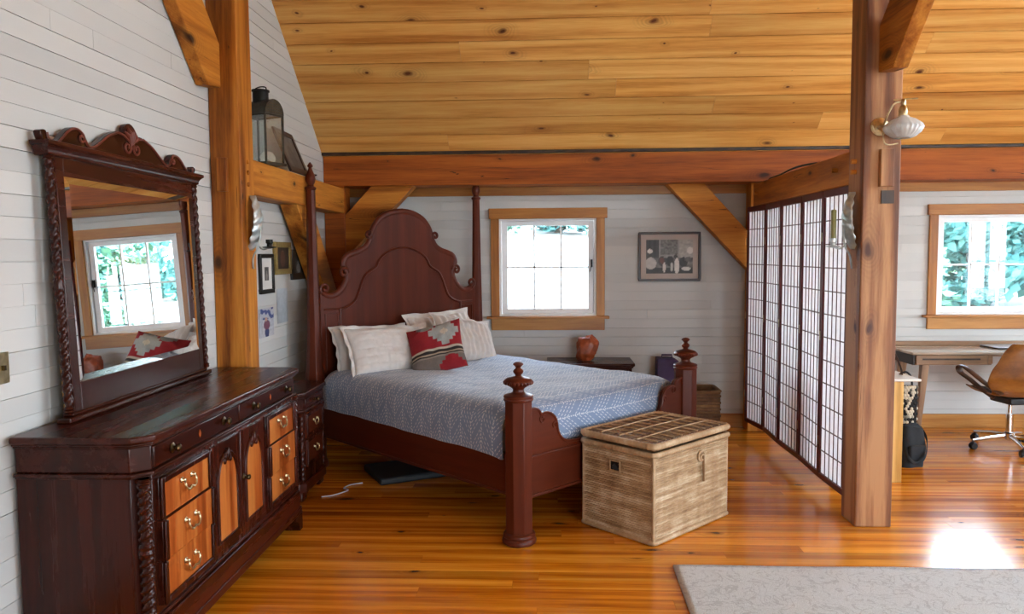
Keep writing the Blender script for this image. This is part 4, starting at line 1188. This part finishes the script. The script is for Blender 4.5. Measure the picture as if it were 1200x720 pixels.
def dark_paint(u, v):
    n = noise.noise(Vector((u*6, v*7, 5)))*.04
    if ell(u, v, .5, .45, .20, .38): return (.10+n*.3, .045, .03, 1)
    if ell(u, v, .5, .74, .12, .10): return (.22, .12, .08, 1)
    return (.03+abs(n)*.2, .02, .017, 1)
def color_photo(u, v):
    n = noise.noise(Vector((u*9, v*12, 5)))*.1
    if v > .62 and noise.noise(Vector((u*5, v*5, 3))) > .02: return (.05, .07+n*.3, .22, 1)
    if ell(u, v, .45, .62, .10, .08): return (.45, .28, .22, 1)
    if ell(u, v, .5, .42, .22, .17): return (.16, .06+n*.2, .10, 1)
    if ell(u, v, .5, .16, .14, .22): return (.05, .06, .16, 1)
    return (.42+n, .44+n, .48+n, 1)
def pale_photo(u, v):
    n = noise.noise(Vector((u*5, v*9, 8)))*.06; b = .42 + .12*v + n
    return (b*.86, b*.97, b*1.05, 1)
RZ = PI/2          # front faces +x
picture('black framed small photograph with white mount on the left wall beside the post', 'picture', (LW, 5.160, 1.338), RZ, .262, .278, .030, .02, M['fr_black'], .062, M['mountw'], portrait(.30, .55), 24, 30)
picture('gold framed dark portrait, highest of the pictures on the left wall', 'picture', (LW, 5.452, 1.465), RZ, .335, .238, .040, .025, M['fr_gold'], .0, M['mountw'], dark_paint, 24, 30)
picture('black framed picture on the left wall, nearest the bedpost', 'picture', (LW, 5.815, 1.415), RZ, .335, .235, .050, .022, M['fr_black'], .0, M['mountw'], portrait(.16, .42), 24, 30)
picture('unframed colour snapshot of a person pinned low on the left wall', 'photograph', (LW, 5.150, 1.035), RZ, .275, .200, 0, .01, None, 0, None, color_photo, 30, 40, name='photo_print')
picture('unframed pale blue grey print pinned on the left wall below the gold frame', 'photograph', (LW, 5.505, 1.105), RZ, .225, .255, 0, .01, None, 0, None, pale_photo, 20, 30, name='photo_print')
picture('narrow dark print on the left wall half hidden by the timber post', 'photograph', (LW, 4.86, .98), RZ, .225, .22, 0, .01, None, 0, None, portrait(.22, .4), 16, 20, name='photo_print')
# wall switch plate at the left edge
t = thing('switch_plate', 'brass switch plate on the left wall left of the mirror', 'switch', (XW-.0005, 2.625, 1.145))
mb = MB(); mb.box(0, .006, 0, .075, 0, .115); mb.build('plate', M['brass'], t, bevel=.002)
mb = MB(); mb.box(.006, .018, .032, .043, .05, .068); mb.build('toggle', M['brassd'], t)
# ================================================================== FOLDING SCREEN
SC = thing('folding_screen', 'white paper lattice folding screen with dark red frames under the right timber tie', 'screen', (1.82, 4.69, .10))
def panel(a, b, zt):
    """one hinged panel from a to b (local xy)"""
    a, b = Vector((a[0], a[1], 0)), Vector((b[0], b[1], 0)); d = b - a; L = d.length; d.normalize(); n = Vector((-d.y, d.x, 0))
    def bx(mb, u0, u1, d0, d1, z0, z1):
        v = []
        for z in (z0, z1):
            for (u, q) in ((u0, d0), (u1, d0), (u1, d1), (u0, d1)):
                p = a + d*u + n*q; v.append((p.x, p.y, z))
        mb.add(v, [(0,3,2,1),(4,5,6,7),(0,1,5,4),(1,2,6,5),(2,3,7,6),(3,0,4,7)])
    fw = .024; g = .002
    mb = MB()
    bx(mb, g, fw, -.011, .011, 0, zt); bx(mb, L-fw, L-g, -.011, .011, 0, zt); bx(mb, fw, L-fw, -.011, .011, 0, .035); bx(mb, fw, L-fw, -.011, .011, zt-.045, zt)
    f = mb.build('panel_frame', M['lacquer'], SC, bevel=.002)
    mb = MB(); bx(mb, fw-.002, L-fw+.002, -.0045, -.0035, .03, zt-.04); mb.build('paper', M['paper'], f)
    mb = MB(); nv, nh = 6, 12
    for i in range(1, nv):
        u = fw + (L-2*fw)*i/nv; bx(mb, u-.0028, u+.0028, -.0034, .0012, .035, zt-.045)
    for j in range(1, nh):
        z = .035 + (zt-.08)*j/nh; bx(mb, fw, L-fw, -.0034, .0008, z-.0035, z+.0035)
    mb.build('lattice', M['lattice'], f)
    mb = MB()
    for z in (.25, zt*.5, zt-.3): bx(mb, L-.006, L+.006, .009, .013, z-.03, z+.03)
    mb.build('hinge', M['brass'], f)
P = [(.006, 0), (-.006, .455), (.006, .91), (-.006, 1.365), (.004, 1.815), (-.052, 2.185)]
for a, b in zip(P, P[1:]): panel(a, b, 1.898)

# ================================================================== SCONCES
def sconce(label, loc, rz, candle):
    """leaf shaped metal candle sconce; back on local y=0, faces -y"""
    t = thing('candle_sconce', label, 'sconce', loc, rz)
    mb = MB(); n = 22
    def leaf(u, v):
        w = .078*math.sin(PI*min(1, v*.93+.04))**.7*(1 - .25*v); x = (2*u-1)*w
        q = abs(2*u-1)
        y = -.018 - .055*math.sin(PI*v*.9)**1.0 + .028*q*q + .004*math.cos(v*34 + q*5)*(1-.3*q)
        if .9 < q: x *= 1 + .10*math.sin(v*40)
        return (x + .018*math.sin(v*2.4), y, .06 + .33*v)
    mb.grid(leaf, 14, 40); o = mb.build('leaf_plate', M['pewter'], t, smooth=80)
    s = o.modifiers.new('thickness', 'SOLIDIFY'); s.thickness = .003
    mb = MB(); mb.tube(catmull([(.018, -.05, .30), (.008, -.066, .18), (.0, -.05, .08), (-.004, -.022, .03), (.004, -.012, -.03), (.012, -.012, -.05)], 6), .006, 8); mb.build('stem', M['pewter'], t)
    mb = MB(); mb.tube(catmull([(.0, -.05, .085), (0, -.08, .065), (0, -.115, .075)], 5), .005, 8); mb.build('arm', M['pewter'], t)
    mb = MB(); mb.lathe([(.006, .07), (.040, .076), (.042, .080), (.016, .084), (.015, .098), (.021, .104), (.021, .125), (.018, .125), (.017, .104)], (0, -.118, 0), 18); mb.build('candle_cup', M['iron'] if not candle else M['pewter'], t)
    if candle:
        mb = MB(); mb.lathe([(.0155, .106), (.0155, .285), (.013, .290), (.003, .291)], (0, -.118, 0), 14); mb.tube([(0,-.118,.29),(.001,-.118,.302)], .0015, 5)
        cnd = mb.build('candle', M['candle'], t)
    return t
sconce('leaf shaped metal sconce with empty dark cup on the left timber post', (-1.79, 4.575, 1.575), PI/2, False)
sconce('leaf shaped metal sconce with an olive candle on the knotty post by the screen', (1.782, 4.565, 1.555), -PI/2, True)

# ================================================================== WALL LAMP
WL = thing('wall_lamp', 'brass wall lamp with fluted frosted glass shade on the knotty timber post', 'lamp', (1.868, 4.46, 2.300))
mb = MB(); mb.lathe([(.050, -.0005), (.050, -.006), (.040, -.012), (.022, -.018), (.014, -.034), (.006, -.040)], (0, 0, 0), 24, 'y'); mb.build('backplate', M['brass'], WL)
mb = MB(); mb.tube(catmull([(0, -.03, .0), (.002, -.06, .012), (.010, -.085, .060), (.030, -.105, .105), (.060, -.115, .115), (.072, -.118, .100)], 7), .0055, 8)
mb.tube(catmull([(0, -.03, -.005), (-.002, -.05, -.05), (.005, -.055, -.095), (.03, -.06, -.108), (.075, -.065, -.102)], 6), .004, 8)
mb.tube([(-.045, -.02, .02), (-.055, -.045, .0), (-.045, -.05, -.03)], .0035, 6)
mb.build('arm', M['brass'], WL)
mb = MB(); mb.lathe([(.010, .128), (.014, .120), (.014, .100), (.011, .095), (.020, .085), (.024, .060), (.022, .042), (.026, .036)], (.075, -.118, 0), 18)
mb.tube([(.022, -.118, .125), (.138, -.118, .131)], [.004, .009, ][0], 8); mb.sphere((.140, -.118, .131), .007, 8, 6, (2, 1, .6))
mb.build('socket', M['brass'], WL)
mb = MB(); seg = 72; prof = [(.026, .040), (.030, .032), (.060, .018), (.092, -.006), (.100, -.026), (.088, -.050), (.062, -.072), (.040, -.082), (.034, -.080), (.058, -.069), (.084, -.049), (.095, -.026), (.088, -.008), (.056, .013), (.026, .028), (.022, .036)]
v = []; f = []
for (r, z) in prof:
    for k in range(seg):
        a = 2*PI*k/seg; q = r*(1 + .035*math.cos(a*24)*(1 if .03 < r else .2)); v.append((.078 + q*math.cos(a), -.118 + q*math.sin(a), z))
for i in range(len(prof)):
    i2 = (i+1) % len(prof)
    for k in range(seg):
        k2 = (k+1) % seg; f.append((i*seg+k, i*seg+k2, i2*seg+k2, i2*seg+k))
mb.add(v, f); mb.build('shade', M['shade'], WL, smooth=60)
mb = MB(); mb.sphere((.078, -.118, -.012), .026, 14, 10, (1, 1, 1.25)); mb.build('bulb', M['shell'], WL)

# ================================================================== LANTERN AND OTHER THINGS ON THE TIES
LT = thing('lantern', 'large dark tin lantern with arched top and glass panes on the left tie', 'lantern', (-1.868, 5.03, 2.191), math.radians(-25))
lw, ld, lh = .115, .082, .33        # half width (x), half depth (y), pane height; arched ends face +-x
mb = MB(); mb.box(-lw-.01, lw+.01, -ld-.01, ld+.01, 0, .018); mb.build('base', M['tin'], LT, bevel=.003)
mb = MB()
for x in (-lw, lw-.012):
    for y in (-ld, ld-.012): mb.box(x, x+.012, y, y+.012, .018, lh)
mb.box(-lw, lw, -ld, -ld+.010, lh-.012, lh); mb.box(-lw, lw, ld-.010, ld, lh-.012, lh); mb.box(-lw, -lw+.01, -ld, ld, lh-.012, lh); mb.box(lw-.01, lw, -ld, ld, lh-.012, lh)
mb.build('corner_frame', M['tin'], LT, bevel=.002)
mb = MB(); q = [(ld*math.cos(PI*k/16), lh + ld*1.15*math.sin(PI*k/16)) for k in range(17)]
mb.prism(q, -lw-.004, lw+.004, 'x')
hood = mb.build('hood', M['tin'], LT)
mb = MB()
for k in range(7):
    for j in range(5):
        y, z = -ld*.7 + k*ld*.233, lh + .012 + j*.017
        if (y/ld)**2 + ((z-lh)/(ld*1.1))**2 < .8:
            mb.lathe([(.0035, lw+.0035), (.0035, lw+.0062), (.001, lw+.0068)], (0, y, z), 6, 'x')
mb.build('punched_dots', M['brassd'], hood)
mb = MB(); mb.lathe([(.050, lh+ld*.9), (.050, lh+ld*1.15+.055), (.057, lh+ld*1.15+.058), (.057, lh+ld*1.15+.068), (.02, lh+ld*1.15+.075)], (0, 0, 0), 24); mb.build('chimney', M['iron'], LT)
mb = MB(); zt = lh+ld*1.15+.07; mb.tube(catmull([(-.05, 0, zt-.01), (-.045, 0, zt+.012), (0, 0, zt+.020), (.045, 0, zt+.012), (.05, 0, zt-.01)], 5), .004, 8); mb.build('handle', M['iron'], LT)
for (x0, x1, y0, y1) in ((-lw+.012, lw-.012, -ld+.004, -ld+.006), (-lw+.012, lw-.012, ld-.006, ld-.004), (lw-.006, lw-.004, -ld+.012, ld-.012), (-lw+.004, -lw+.006, -ld+.012, ld-.012)):
    mb = MB(); mb.box(x0, x1, y0, y1, .018, lh-.012); mb.build('pane', M['lglass'], LT)
# scallop shell inside the lantern
mb = MB()
def scal(u, v):
    a = PI*(u - .5)*1.5; r = .050*v*(1 + .04*math.cos(u*30))
    return (r*math.sin(a), -.014*math.sin(PI*v*.6) + .002*math.cos(u*30)*v, r*math.cos(a))
mb.grid(scal, 40, 10); o = mb.build('seashell', M['shell'], None, smooth=80); s = o.modifiers.new('thickness', 'SOLIDIFY'); s.thickness = .003
o.location = (-1.825, 5.005, 2.234); o.rotation_euler = (math.radians(-12), 0, math.radians(30)); tag(o, 'white scallop shell inside the lantern on the left tie', 'shell')
def card(u, v):
    c = .70 + .05*noise.noise(Vector((u*6, v*8, 2))); return g(c)
picture('dark framed picture leaning against the wall beside the lantern on the left tie', 'picture', (-1.800, 5.36, 2.192), PI/2, .40, .335, .040, .018, M['fr_dark'], 0, None, portrait(.36, .30), 20, 20, lean=0).rotation_euler = (math.radians(-22), 0, PI/2)
mb = MB(); mb.lathe([(.02, 0), (.03, .003), (.012, .012), (.014, .02), (.045, .035), (.048, .042), (.042, .040), (.01, .022)], (0, 0, 0), 20); o = mb.build('dish', M['iron'], None); o.location = (-1.84, 5.98, 2.191)
tag(o, 'small dark metal dish on the left tie behind the bedpost finial', 'dish')
mb = MB(); p = catmull([(1.80, 6.35, 2.197), (1.815, 6.1, 2.205), (1.82, 5.85, 2.22), (1.815, 5.6, 2.215), (1.83, 5.35, 2.20), (1.86, 5.6, 2.197), (1.85, 6.0, 2.197)], 8); mb.tube(p, .010, 8, flat=.6)
tag(mb.build('strap', M['blackf']), 'loose black strap lying on top of the right timber tie', 'strap')
# ================================================================== DESK CORNER
DK = thing('desk', 'pale walnut desk with slanted legs under the right window', 'desk', (3.05, 6.52, 0))
dw, dd = 1.45, .53
mb = MB(); mb.box(0, dw, 0, dd, .735, .757); mb.build('top', M['desktop_sheen'], DK, bevel=.005)
mb = MB(); mb.box(.0, dw, dd-.02, dd, .757, .795); mb.build('back_rail', M['deskw'], DK, bevel=.004)
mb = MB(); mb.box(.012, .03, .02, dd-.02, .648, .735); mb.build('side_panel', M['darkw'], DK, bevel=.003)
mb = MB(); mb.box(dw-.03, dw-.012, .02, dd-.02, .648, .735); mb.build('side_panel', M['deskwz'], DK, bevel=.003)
mb = MB(); mb.box(.03, .66, .03, dd-.02, .648, .660); mb.box(.62, .66, .012, dd-.03, .660, .735); mb.box(.66, dw-.03, dd-.05, dd-.03, .660, .735); mb.build('case', M['deskw'], DK, bevel=.002)
for (a, b) in ((.034, .616),):
    mb = MB(); mb.box(a, b, .008, .03, .652, .731); dr = mb.build('drawer', M['deskw'], DK, bevel=.003)
    mb = MB(); mb.box(a+.05, b-.06, .0055, .009, .692, .706); mb.build('slot_shade', M['darkw'], dr)  # dark bar on the drawer face paints the shade of its slot
for (x, y, sx, sy) in ((.13, .07, -.055, -.02), (dw-.13, .07, .055, -.02), (.13, dd-.07, -.055, .01), (dw-.13, dd-.07, .055, .01)):
    mb = MB(); v = []
    for (z, cx, cy, hw) in ((0, x+sx, y+sy, .015), (.65, x, y, .030)):
        v += [(cx-hw, cy-hw, z), (cx+hw, cy-hw, z), (cx+hw, cy+hw, z), (cx-hw, cy+hw, z)]
    mb.add(v, [(0,3,2,1),(4,5,6,7),(0,1,5,4),(1,2,6,5),(2,3,7,6),(3,0,4,7)]); mb.build('leg', M['deskwz'], DK, bevel=.004)
# laptop
LP = thing('laptop', 'thin closed dark edged laptop lying on the desk', 'laptop', (3.86, 6.72, .7575), .12)
mb = MB(); mb.box(0, .34, 0, .24, 0, .009); mb.build('base', M['blackp'], LP, bevel=.003)
mb = MB(); mb.box(0, .34, 0, .24, .0095, .016); mb.build('lid', plain('silver_lid', '#b8bcc0', .35, .6), LP, bevel=.003)
# office chair
CH = thing('office_chair', 'plywood shell office chair on chrome castor base at the desk', 'chair', (3.735, 6.34, 0), math.radians(8))
def shell(u, v):
    # v: 0 seat front ... 1 top of the back ; u across ; front faces +y
    path = [(0, .23, .455), (.14, .12, .440), (.32, -.04, .432), (.45, -.16, .445), (.56, -.235, .50), (.70, -.275, .60), (.85, -.300, .73), (1, -.320, .88)]
    for a, b in zip(path, path[1:]):
        if v <= b[0]:
            k = (v-a[0])/(b[0]-a[0]); y = a[1]+(b[1]-a[1])*k; z = a[2]+(b[2]-a[2])*k; break
    q = 2*u-1
    wd = .245 if v < .5 else .245 + .045*math.sin(PI*min(1, (v-.5)/.35)) * 1.0
    top = max(0, (v-.78)/.22); wd *= math.sqrt(max(0.02, 1 - .62*top**2.2))
    if v < .2: wd *= .86 + .14*v/.2
    x = q*wd
    bk = max(0, min(1, (v-.35)/.3))
    y += (.13*bk + .0)*q*q*(1 - .2*top); z += (.035*(1-bk))*q*q
    return (x, y, z)
mb = MB(); mb.grid(lambda u, v: shell(u, v), 28, 56); o = mb.build('shell', M['ply'], CH, smooth=180)
s = o.modifiers.new('thickness', 'SOLIDIFY'); s.thickness = .012; s.offset = 0; o.modifiers.new('smooth', 'SUBSURF').levels = 1
def seatpad(u, v):
    x, y, z = shell(.07+.86*u, .03 + .90*v); n = math.sin(PI*v)**.3*math.sin(PI*u)**.3
    bk = max(0, min(1, (v-.35)/.3)); return (x, y + .030*bk*n + .006*bk, z + .035*(1-bk)*n + .008*(1-bk))
mb = MB(); mb.grid(seatpad, 20, 36); o = mb.build('cushion_pad', M['blackp'], CH, smooth=180); s = o.modifiers.new('thickness', 'SOLIDIFY'); s.thickness = .006; s.offset = -1
for sd_ in (-1, 1):
    mb = MB(); p = catmull([(sd_*.215, -.20, .475), (sd_*.265, -.06, .555), (sd_*.320, .06, .645), (sd_*.335, .12, .665), (sd_*.330, .150, .640), (sd_*.315, .14, .600), (sd_*.285, .07, .555), (sd_*.255, -.02, .495), (sd_*.20, -.10, .432)], 7)
    mb.tube(p, .028, 10, flat=.28, up=(1, 0, 0)); mb.build('armrest', M['armwood'], CH, smooth=60)
mb = MB(); mb.box(-.09, .09, -.14, .10, .375, .428); mb.build('tilt_mechanism', M['blackp'], CH, bevel=.012, seg=3)
mb = MB(); mb.tube([(0, -.08, .52), (0, -.245, .50), (0, -.285, .60)], .02, 8, flat=1.6); mb.build('back_bracket', M['blackp'], CH)
mb = MB(); mb.lathe([(.026, .105), (.026, .28), (.0255, .285), (.015, .286), (.015, .38)], (0, -.02, 0), 20); mb.build('gas_column', M['chrome'], CH)
mb = MB(); mb.lathe([(.03, .07), (.042, .078), (.042, .125), (.030, .135)], (0, -.02, 0), 20)
BS = mb.build('base_hub', M['chrome'], CH)
for k in range(5):
    a = math.radians(72*k + 178); c, s_ = math.cos(a), math.sin(a)
    mb = MB(); mb.tube([(.03*c, -.02+.03*s_, .103), (.16*c, -.02+.16*s_, .094), (.305*c, -.02+.305*s_, .072)], [.021, .018, .013], 10, flat=.75, up=(0, 0, 1)); mb.build('base_arm', M['chrome'], CH)
    mb = MB(); x, y = .30*c, -.02+.30*s_
    tdir = Vector((-s_, c, 0))
    for w_ in (-.014, .014):
        st = len(mb.v); mb.lathe([(.006, -.009), (.024, -.009), (.027, -.004), (.027, .004), (.024, .009), (.006, .009)], (0, 0, 0), 16, 'x')
        R = Matrix.Rotation(math.atan2(tdir.y, tdir.x), 4, 'Z'); R.translation = Vector((x, y, .027)) + tdir*w_; mb.xform(R, st)
    mb.lathe([(.008, .025), (.008, .078)], (x, y, 0), 10); mb.sphere((x, y, .045), .024, 12, 8, (1, 1, .7))
    mb.build('castor', M['blackp'], CH)
# small pine case behind the post
PCS = thing('pine_case', 'small knotty pine case with pale top half hidden behind the knotty post', 'cabinet', (2.10, 5.35, 0))
mb = MB(); mb.box(0, .35, 0, .022, 0, .708); mb.box(0, .022, .022, .40, 0, .708); mb.box(.328, .35, .022, .40, 0, .708); mb.build('carcass', M['pine_z'], PCS, bevel=.003)
mb = MB(); mb.box(.022, .328, .022, .38, .34, .358); mb.build('shelf', M['pine_z'], PCS)
mb = MB(); mb.box(-.02, .462, -.012, .42, .7085, .725); mb.build('top', M['pale_top'], PCS, bevel=.005)
# knitted throw / woven bag and black bags
WB = thing('woven_bag', 'black and cream woven bag standing behind the black shoulder bag', 'bag', (2.715, 6.02, 0))
mb = MB()
for j in range(26):
    for k in range(7):
        mb.tone = random.random()
        mb.sphere((.018 + k*.022 + (.011 if j % 2 else 0), .05 - .02*math.sin(PI*k/6), .02 + j*.021), .0145, 8, 6)
m, nt, bs = newmat('woven_black_cream'); tt = NT(nt); at = tt.n('ShaderNodeAttribute'); at.attribute_name = 'tone'
tt.l(tt.ramp(at.outputs['Fac'], [(.3, lin('#1e1c1a')), (.6, lin('#cabfa8'))]), bs.inputs['Base Color']); bs.inputs['Roughness'].default_value = .9
mb.tone = 0; mb.box(.01, .16, .035, .12, 0, .55); mb.build('body', m, WB, smooth=60, weld=False)
mb = MB(); mb.tube(catmull([(.03, .08, .54), (.04, .08, .62), (.085, .08, .66), (.13, .08, .62), (.14, .08, .54)], 6), .008, 8); mb.build('handle', M['blackf'], WB)
SB = thing('shoulder_bag', 'black fabric shoulder bag slumped on the floor beside the pine case', 'bag', (2.635, 5.74, 0), .25)
mb = MB()
def bagf(u, v):
    a = 2*PI*u; z = .30*v; q = 1 + .18*math.sin(PI*v) - .10*v; sx, sy = .095*q, .062*q
    c, s_ = math.cos(a), math.sin(a); k = (abs(c)**4 + abs(s_)**4)**-.25
    n = noise.noise(Vector((c*1.5, s_*1.5, v*3)))*.010
    return (.08 + (sx+n)*c*k*.95, .03 + (sy+n)*s_*k*.95, z + .012*math.sin(a*2)*v)
mb.grid(bagf, 48, 24); b0 = len(mb.v) - 49; mb.f.append(tuple(range(b0, b0+48))); mb.f.append(tuple(range(48))[::-1]); mb.build('body', M['blackf'], SB, smooth=60)
mb = MB(); mb.box(.015, .145, -.058, -.034, .05, .17); mb.build('pocket', M['blackf'], SB, bevel=.012, seg=3)
mb = MB(); mb.tube(catmull([(.0, .03, .29), (-.03, -.02, .22), (-.02, -.075, .10), (.04, -.085, .05), (.12, -.08, .09), (.175, -.03, .2), (.165, .03, .29)], 7), .012, 8, flat=.3, up=(0, 0, 1)); mb.build('strap', M['blackf'], SB)
BP = thing('backpack', 'dark backpack with hanging straps on the pine case behind the post', 'bag', (2.39, 5.56, .7255), .2)
mb = MB()
def bpf(u, v):
    a = 2*PI*u; z = .26*v; q = 1 - .35*v**2 + .08*math.sin(PI*v); c, s_ = math.cos(a), math.sin(a); k = (abs(c)**3.5 + abs(s_)**3.5)**(-1/3.5)
    return (.075*q*c*k - .03*v, .06*q*s_*k, z)
mb.grid(bpf, 40, 20); b0 = len(mb.v)-41; mb.f.append(tuple(range(b0, b0+40))); mb.f.append(tuple(range(40))[::-1]); mb.build('body', M['blackf'], BP, smooth=60)
mb = MB(); mb.tube(catmull([(-.03, -.05, .24), (.03, -.08, .17), (.085, -.08, .06), (.11, -.06, .01), (.12, -.03, .005)], 6), .012, 8, flat=.3, up=(0, 1, 0)); mb.build('strap', M['armwood'], BP)
# ================================================================== OUTSIDE, LIGHT, CAMERA
def ground_z(x, y): return -.9 + .097*max(y-7, 0) + .55*min(1, max(0, (y-7)/8)) - .055*max(0, min(x, 14)) + .1*math.sin(x*.4+y*.2)*min(1, max(0, (y-9)/6))
mb = MB(); mb.grid(lambda u, v: (-40+80*u, 7.6+42*v, ground_z(-40+80*u, 7.6+42*v)), 60, 40)
tag(mb.build('ground_lawn', M['ground']), 'bright sunlit lawn rising behind the house', 'lawn', kind='structure')
mb = MB(); mb.grid(lambda u, v: (-40+80*u, -40+46*v, -.95), 8, 8)
tag(mb.build('ground_yard', M['yard_bounce']), 'unseen pale yard around the house that bounces light indoors', 'yard', kind='structure')
def tree_meshes(seed, h, r, mat):
    rnd = random.Random(seed); mb = MB()
    n = 7600
    cl = [(Vector((rnd.gauss(0, .42)*r, rnd.gauss(0, .42)*r, h*(.06 + .88*rnd.random()**1.15))), .28 + .3*rnd.random()) for _ in range(95)]
    for i in range(n):
        c, cr = rnd.choice(cl)
        d = Vector((rnd.gauss(0,1), rnd.gauss(0,1), rnd.gauss(0,1))).normalized()*cr*r*.55*rnd.random()**.4
        p = c + d; p.z = max(p.z, .15)
        a = Vector((rnd.gauss(0,1), rnd.gauss(0,1), rnd.gauss(0,1))).normalized(); b = a.orthogonal().normalized(); s = .13 + .12*rnd.random()
        mb.tone = rnd.random(); mb.add([p-a*s, p+b*s*.6, p+a*s, p-b*s*.6], [(0,1,2,3)])
    cm = mb
    tk = MB(); tk.tube([(0,0,-.6), (.05,0,h*.3), (-.05,.05,h*.6), (0,0,h*.92)], [r*.09, r*.07, r*.045, .02], 8)
    for i in range(7):
        a = i*2.4; z = h*(.25+.08*i); tk.tube([(0,0,z), (r*.35*math.cos(a), r*.35*math.sin(a), z+h*.07), (r*.6*math.cos(a), r*.6*math.sin(a), z+h*.15)], [r*.03, r*.02, .01], 6)
    return cm, tk
protos = []
spots = [  # x, y, height, radius, kind, label
 (7.2, 17.4, 4.0, 1.75, 0, 'leafy tree at the lawn edge left of the desk window view'),
 (10.0, 18.6, 4.3, 1.75, 1, 'blue-green tree filling the left panes of the desk window'),
 (12.8, 17.6, 4.0, 1.75, 0, 'leafy tree at the right edge of the desk window'),
 (15.7, 18.8, 4.4, 1.75, 1, 'blue-green tree beyond the right edge of the desk window'),
 (18.6, 18.0, 4.6, 1.75, 0, 'leafy tree seen only in the dresser mirror'),
 (8.7, 23.6, 5.0, 1.6, 1, 'tall tree behind the row outside the desk window, leftmost'),
 (11.9, 23.8, 5.2, 1.6, 0, 'tall tree behind the row outside the desk window, middle'),
 (15.1, 23.4, 5.2, 1.6, 1, 'tall tree behind the row outside the desk window, rightmost'),
 (-6.6, 36.6, 5.0, 1.8, 1, 'hilltop tree beyond the left side of the bedroom window'),
 (-3.0, 36.0, 4.6, 1.8, 0, 'hilltop tree seen in the left panes of the bedroom window'),
 (.5, 36.8, 5.0, 1.8, 1, 'hilltop tree seen in the middle panes of the bedroom window'),
 (4.0, 36.0, 4.6, 1.8, 0, 'hilltop tree seen in the right panes of the bedroom window'),
 (7.5, 36.6, 5.0, 1.8, 1, 'hilltop tree beyond the right side of the bedroom window'),
]
for kd in (0, 1):
    cm, tk = tree_meshes(20+kd, 7.0, 2.2, None)
    protos.append((cm, tk))
src = {}
for (x, y, h, r, kd, lab) in spots:
    t = thing('leafy_tree', lab, 'tree', (x, y, ground_z(x, y)), rz=x*1.7, group='trees outside the windows')
    t.scale = (r/2.2, r/2.2, h/7.0)
    if kd not in src:
        a = protos[kd][0].build('foliage', M['leaf' if kd == 0 else 'leafd'], t, smooth=0, weld=False)
        b = protos[kd][1].build('trunk', M['bark'], t); src[kd] = (a, b)
    else:
        for q in src[kd]:
            c = q.copy(); COL.objects.link(c); c.parent = t

w = bpy.data.worlds.new('sky'); scene.world = w; w.use_nodes = True
nt = w.node_tree; t = NT(nt); bg = nt.nodes['Background']
tc = t.n('ShaderNodeTexCoord'); sp = t.n('ShaderNodeSeparateXYZ'); t.l(tc.outputs['Generated'], sp.inputs[0])
t.l(t.ramp(sp.outputs[2], [(0, (.85, .925, 1, 1)), (.35, (.70, .85, 1, 1)), (1, (.40, .65, 1, 1))]), bg.inputs[0])
bg.inputs[1].default_value = WORLD
sd = bpy.data.lights.new('sun', 'SUN'); sd.energy = SUN; sd.angle = .02; sd.color = (1, .95, .86)
so = bpy.data.objects.new('sun', sd); COL.objects.link(so)
so.rotation_euler = Vector((-1, -.25, 1.0)).to_track_quat('Z', 'Y').to_euler()
so.location = (-12, -3, 12)
# portals: sky light sampling through the real openings
def portal(x, y, z, sx, sy, d):
    l = bpy.data.lights.new('window_portal', 'AREA'); l.shape = 'RECTANGLE'; l.size = sx; l.size_y = sy; l.cycles.is_portal = True
    o = bpy.data.objects.new('window_portal', l); COL.objects.link(o); o.location = (x, y, z)
    o.rotation_euler = Vector(d).to_track_quat('-Z', 'Z').to_euler()
for W in (W1, W2): portal((W[0]+W[1])/2, YB+.12, (W[2]+W[3])/2, W[1]-W[0], W[3]-W[2], (0,-1,0))
for (a0, a1, z0, z1) in RW: portal(XE+.12, (a0+a1)/2, (z0+z1)/2, a1-a0, z1-z0, (-1,0,0))
for (a0, a1, z0, z1) in FW: portal((a0+a1)/2, YF-.12, (z0+z1)/2, a1-a0, z1-z0, (0,1,0))

cd = bpy.data.cameras.new('camera'); cd.sensor_width = 36; cd.lens = 900/1200*36; cd.clip_start = .05; cd.clip_end = 300
co = bpy.data.objects.new('camera', cd); COL.objects.link(co)
f, vp, roll, h = 900, (641, 298), .004, 1.6
Yc = Vector(((vp[0]-600)/f, (vp[1]-360)/f, 1)).normalized()
d = Vector((math.sin(roll), math.cos(roll), 0)); D = (d - Yc*d.dot(Yc)).normalized(); Xc = D.cross(Yc)
# rows of camera axes in world: world->cam(cv) columns Xc, Yc, -D
Rw = Matrix((Xc, Yc, -D)).transposed()          # cv = Rw @ world
Rc = Rw.transposed()                             # world = Rc @ cv
cv2bl = Matrix(((1,0,0),(0,-1,0),(0,0,-1)))
co.matrix_world = Matrix.Translation((0,0,h)) @ (Rc @ cv2bl).to_4x4()
scene.camera = co
scene.view_settings.view_transform = 'Standard'; scene.view_settings.look = 'None'
scene.view_settings.exposure = EXPO; scene.view_settings.gamma = 1
scene.view_settings.use_curve_mapping = False
scene.cycles.use_denoising = True
scene.cycles.max_bounces = 10; scene.cycles.diffuse_bounces = 4; scene.cycles.glossy_bounces = 4; scene.cycles.transparent_max_bounces = 16
scene.cycles.sample_clamp_indirect = 8
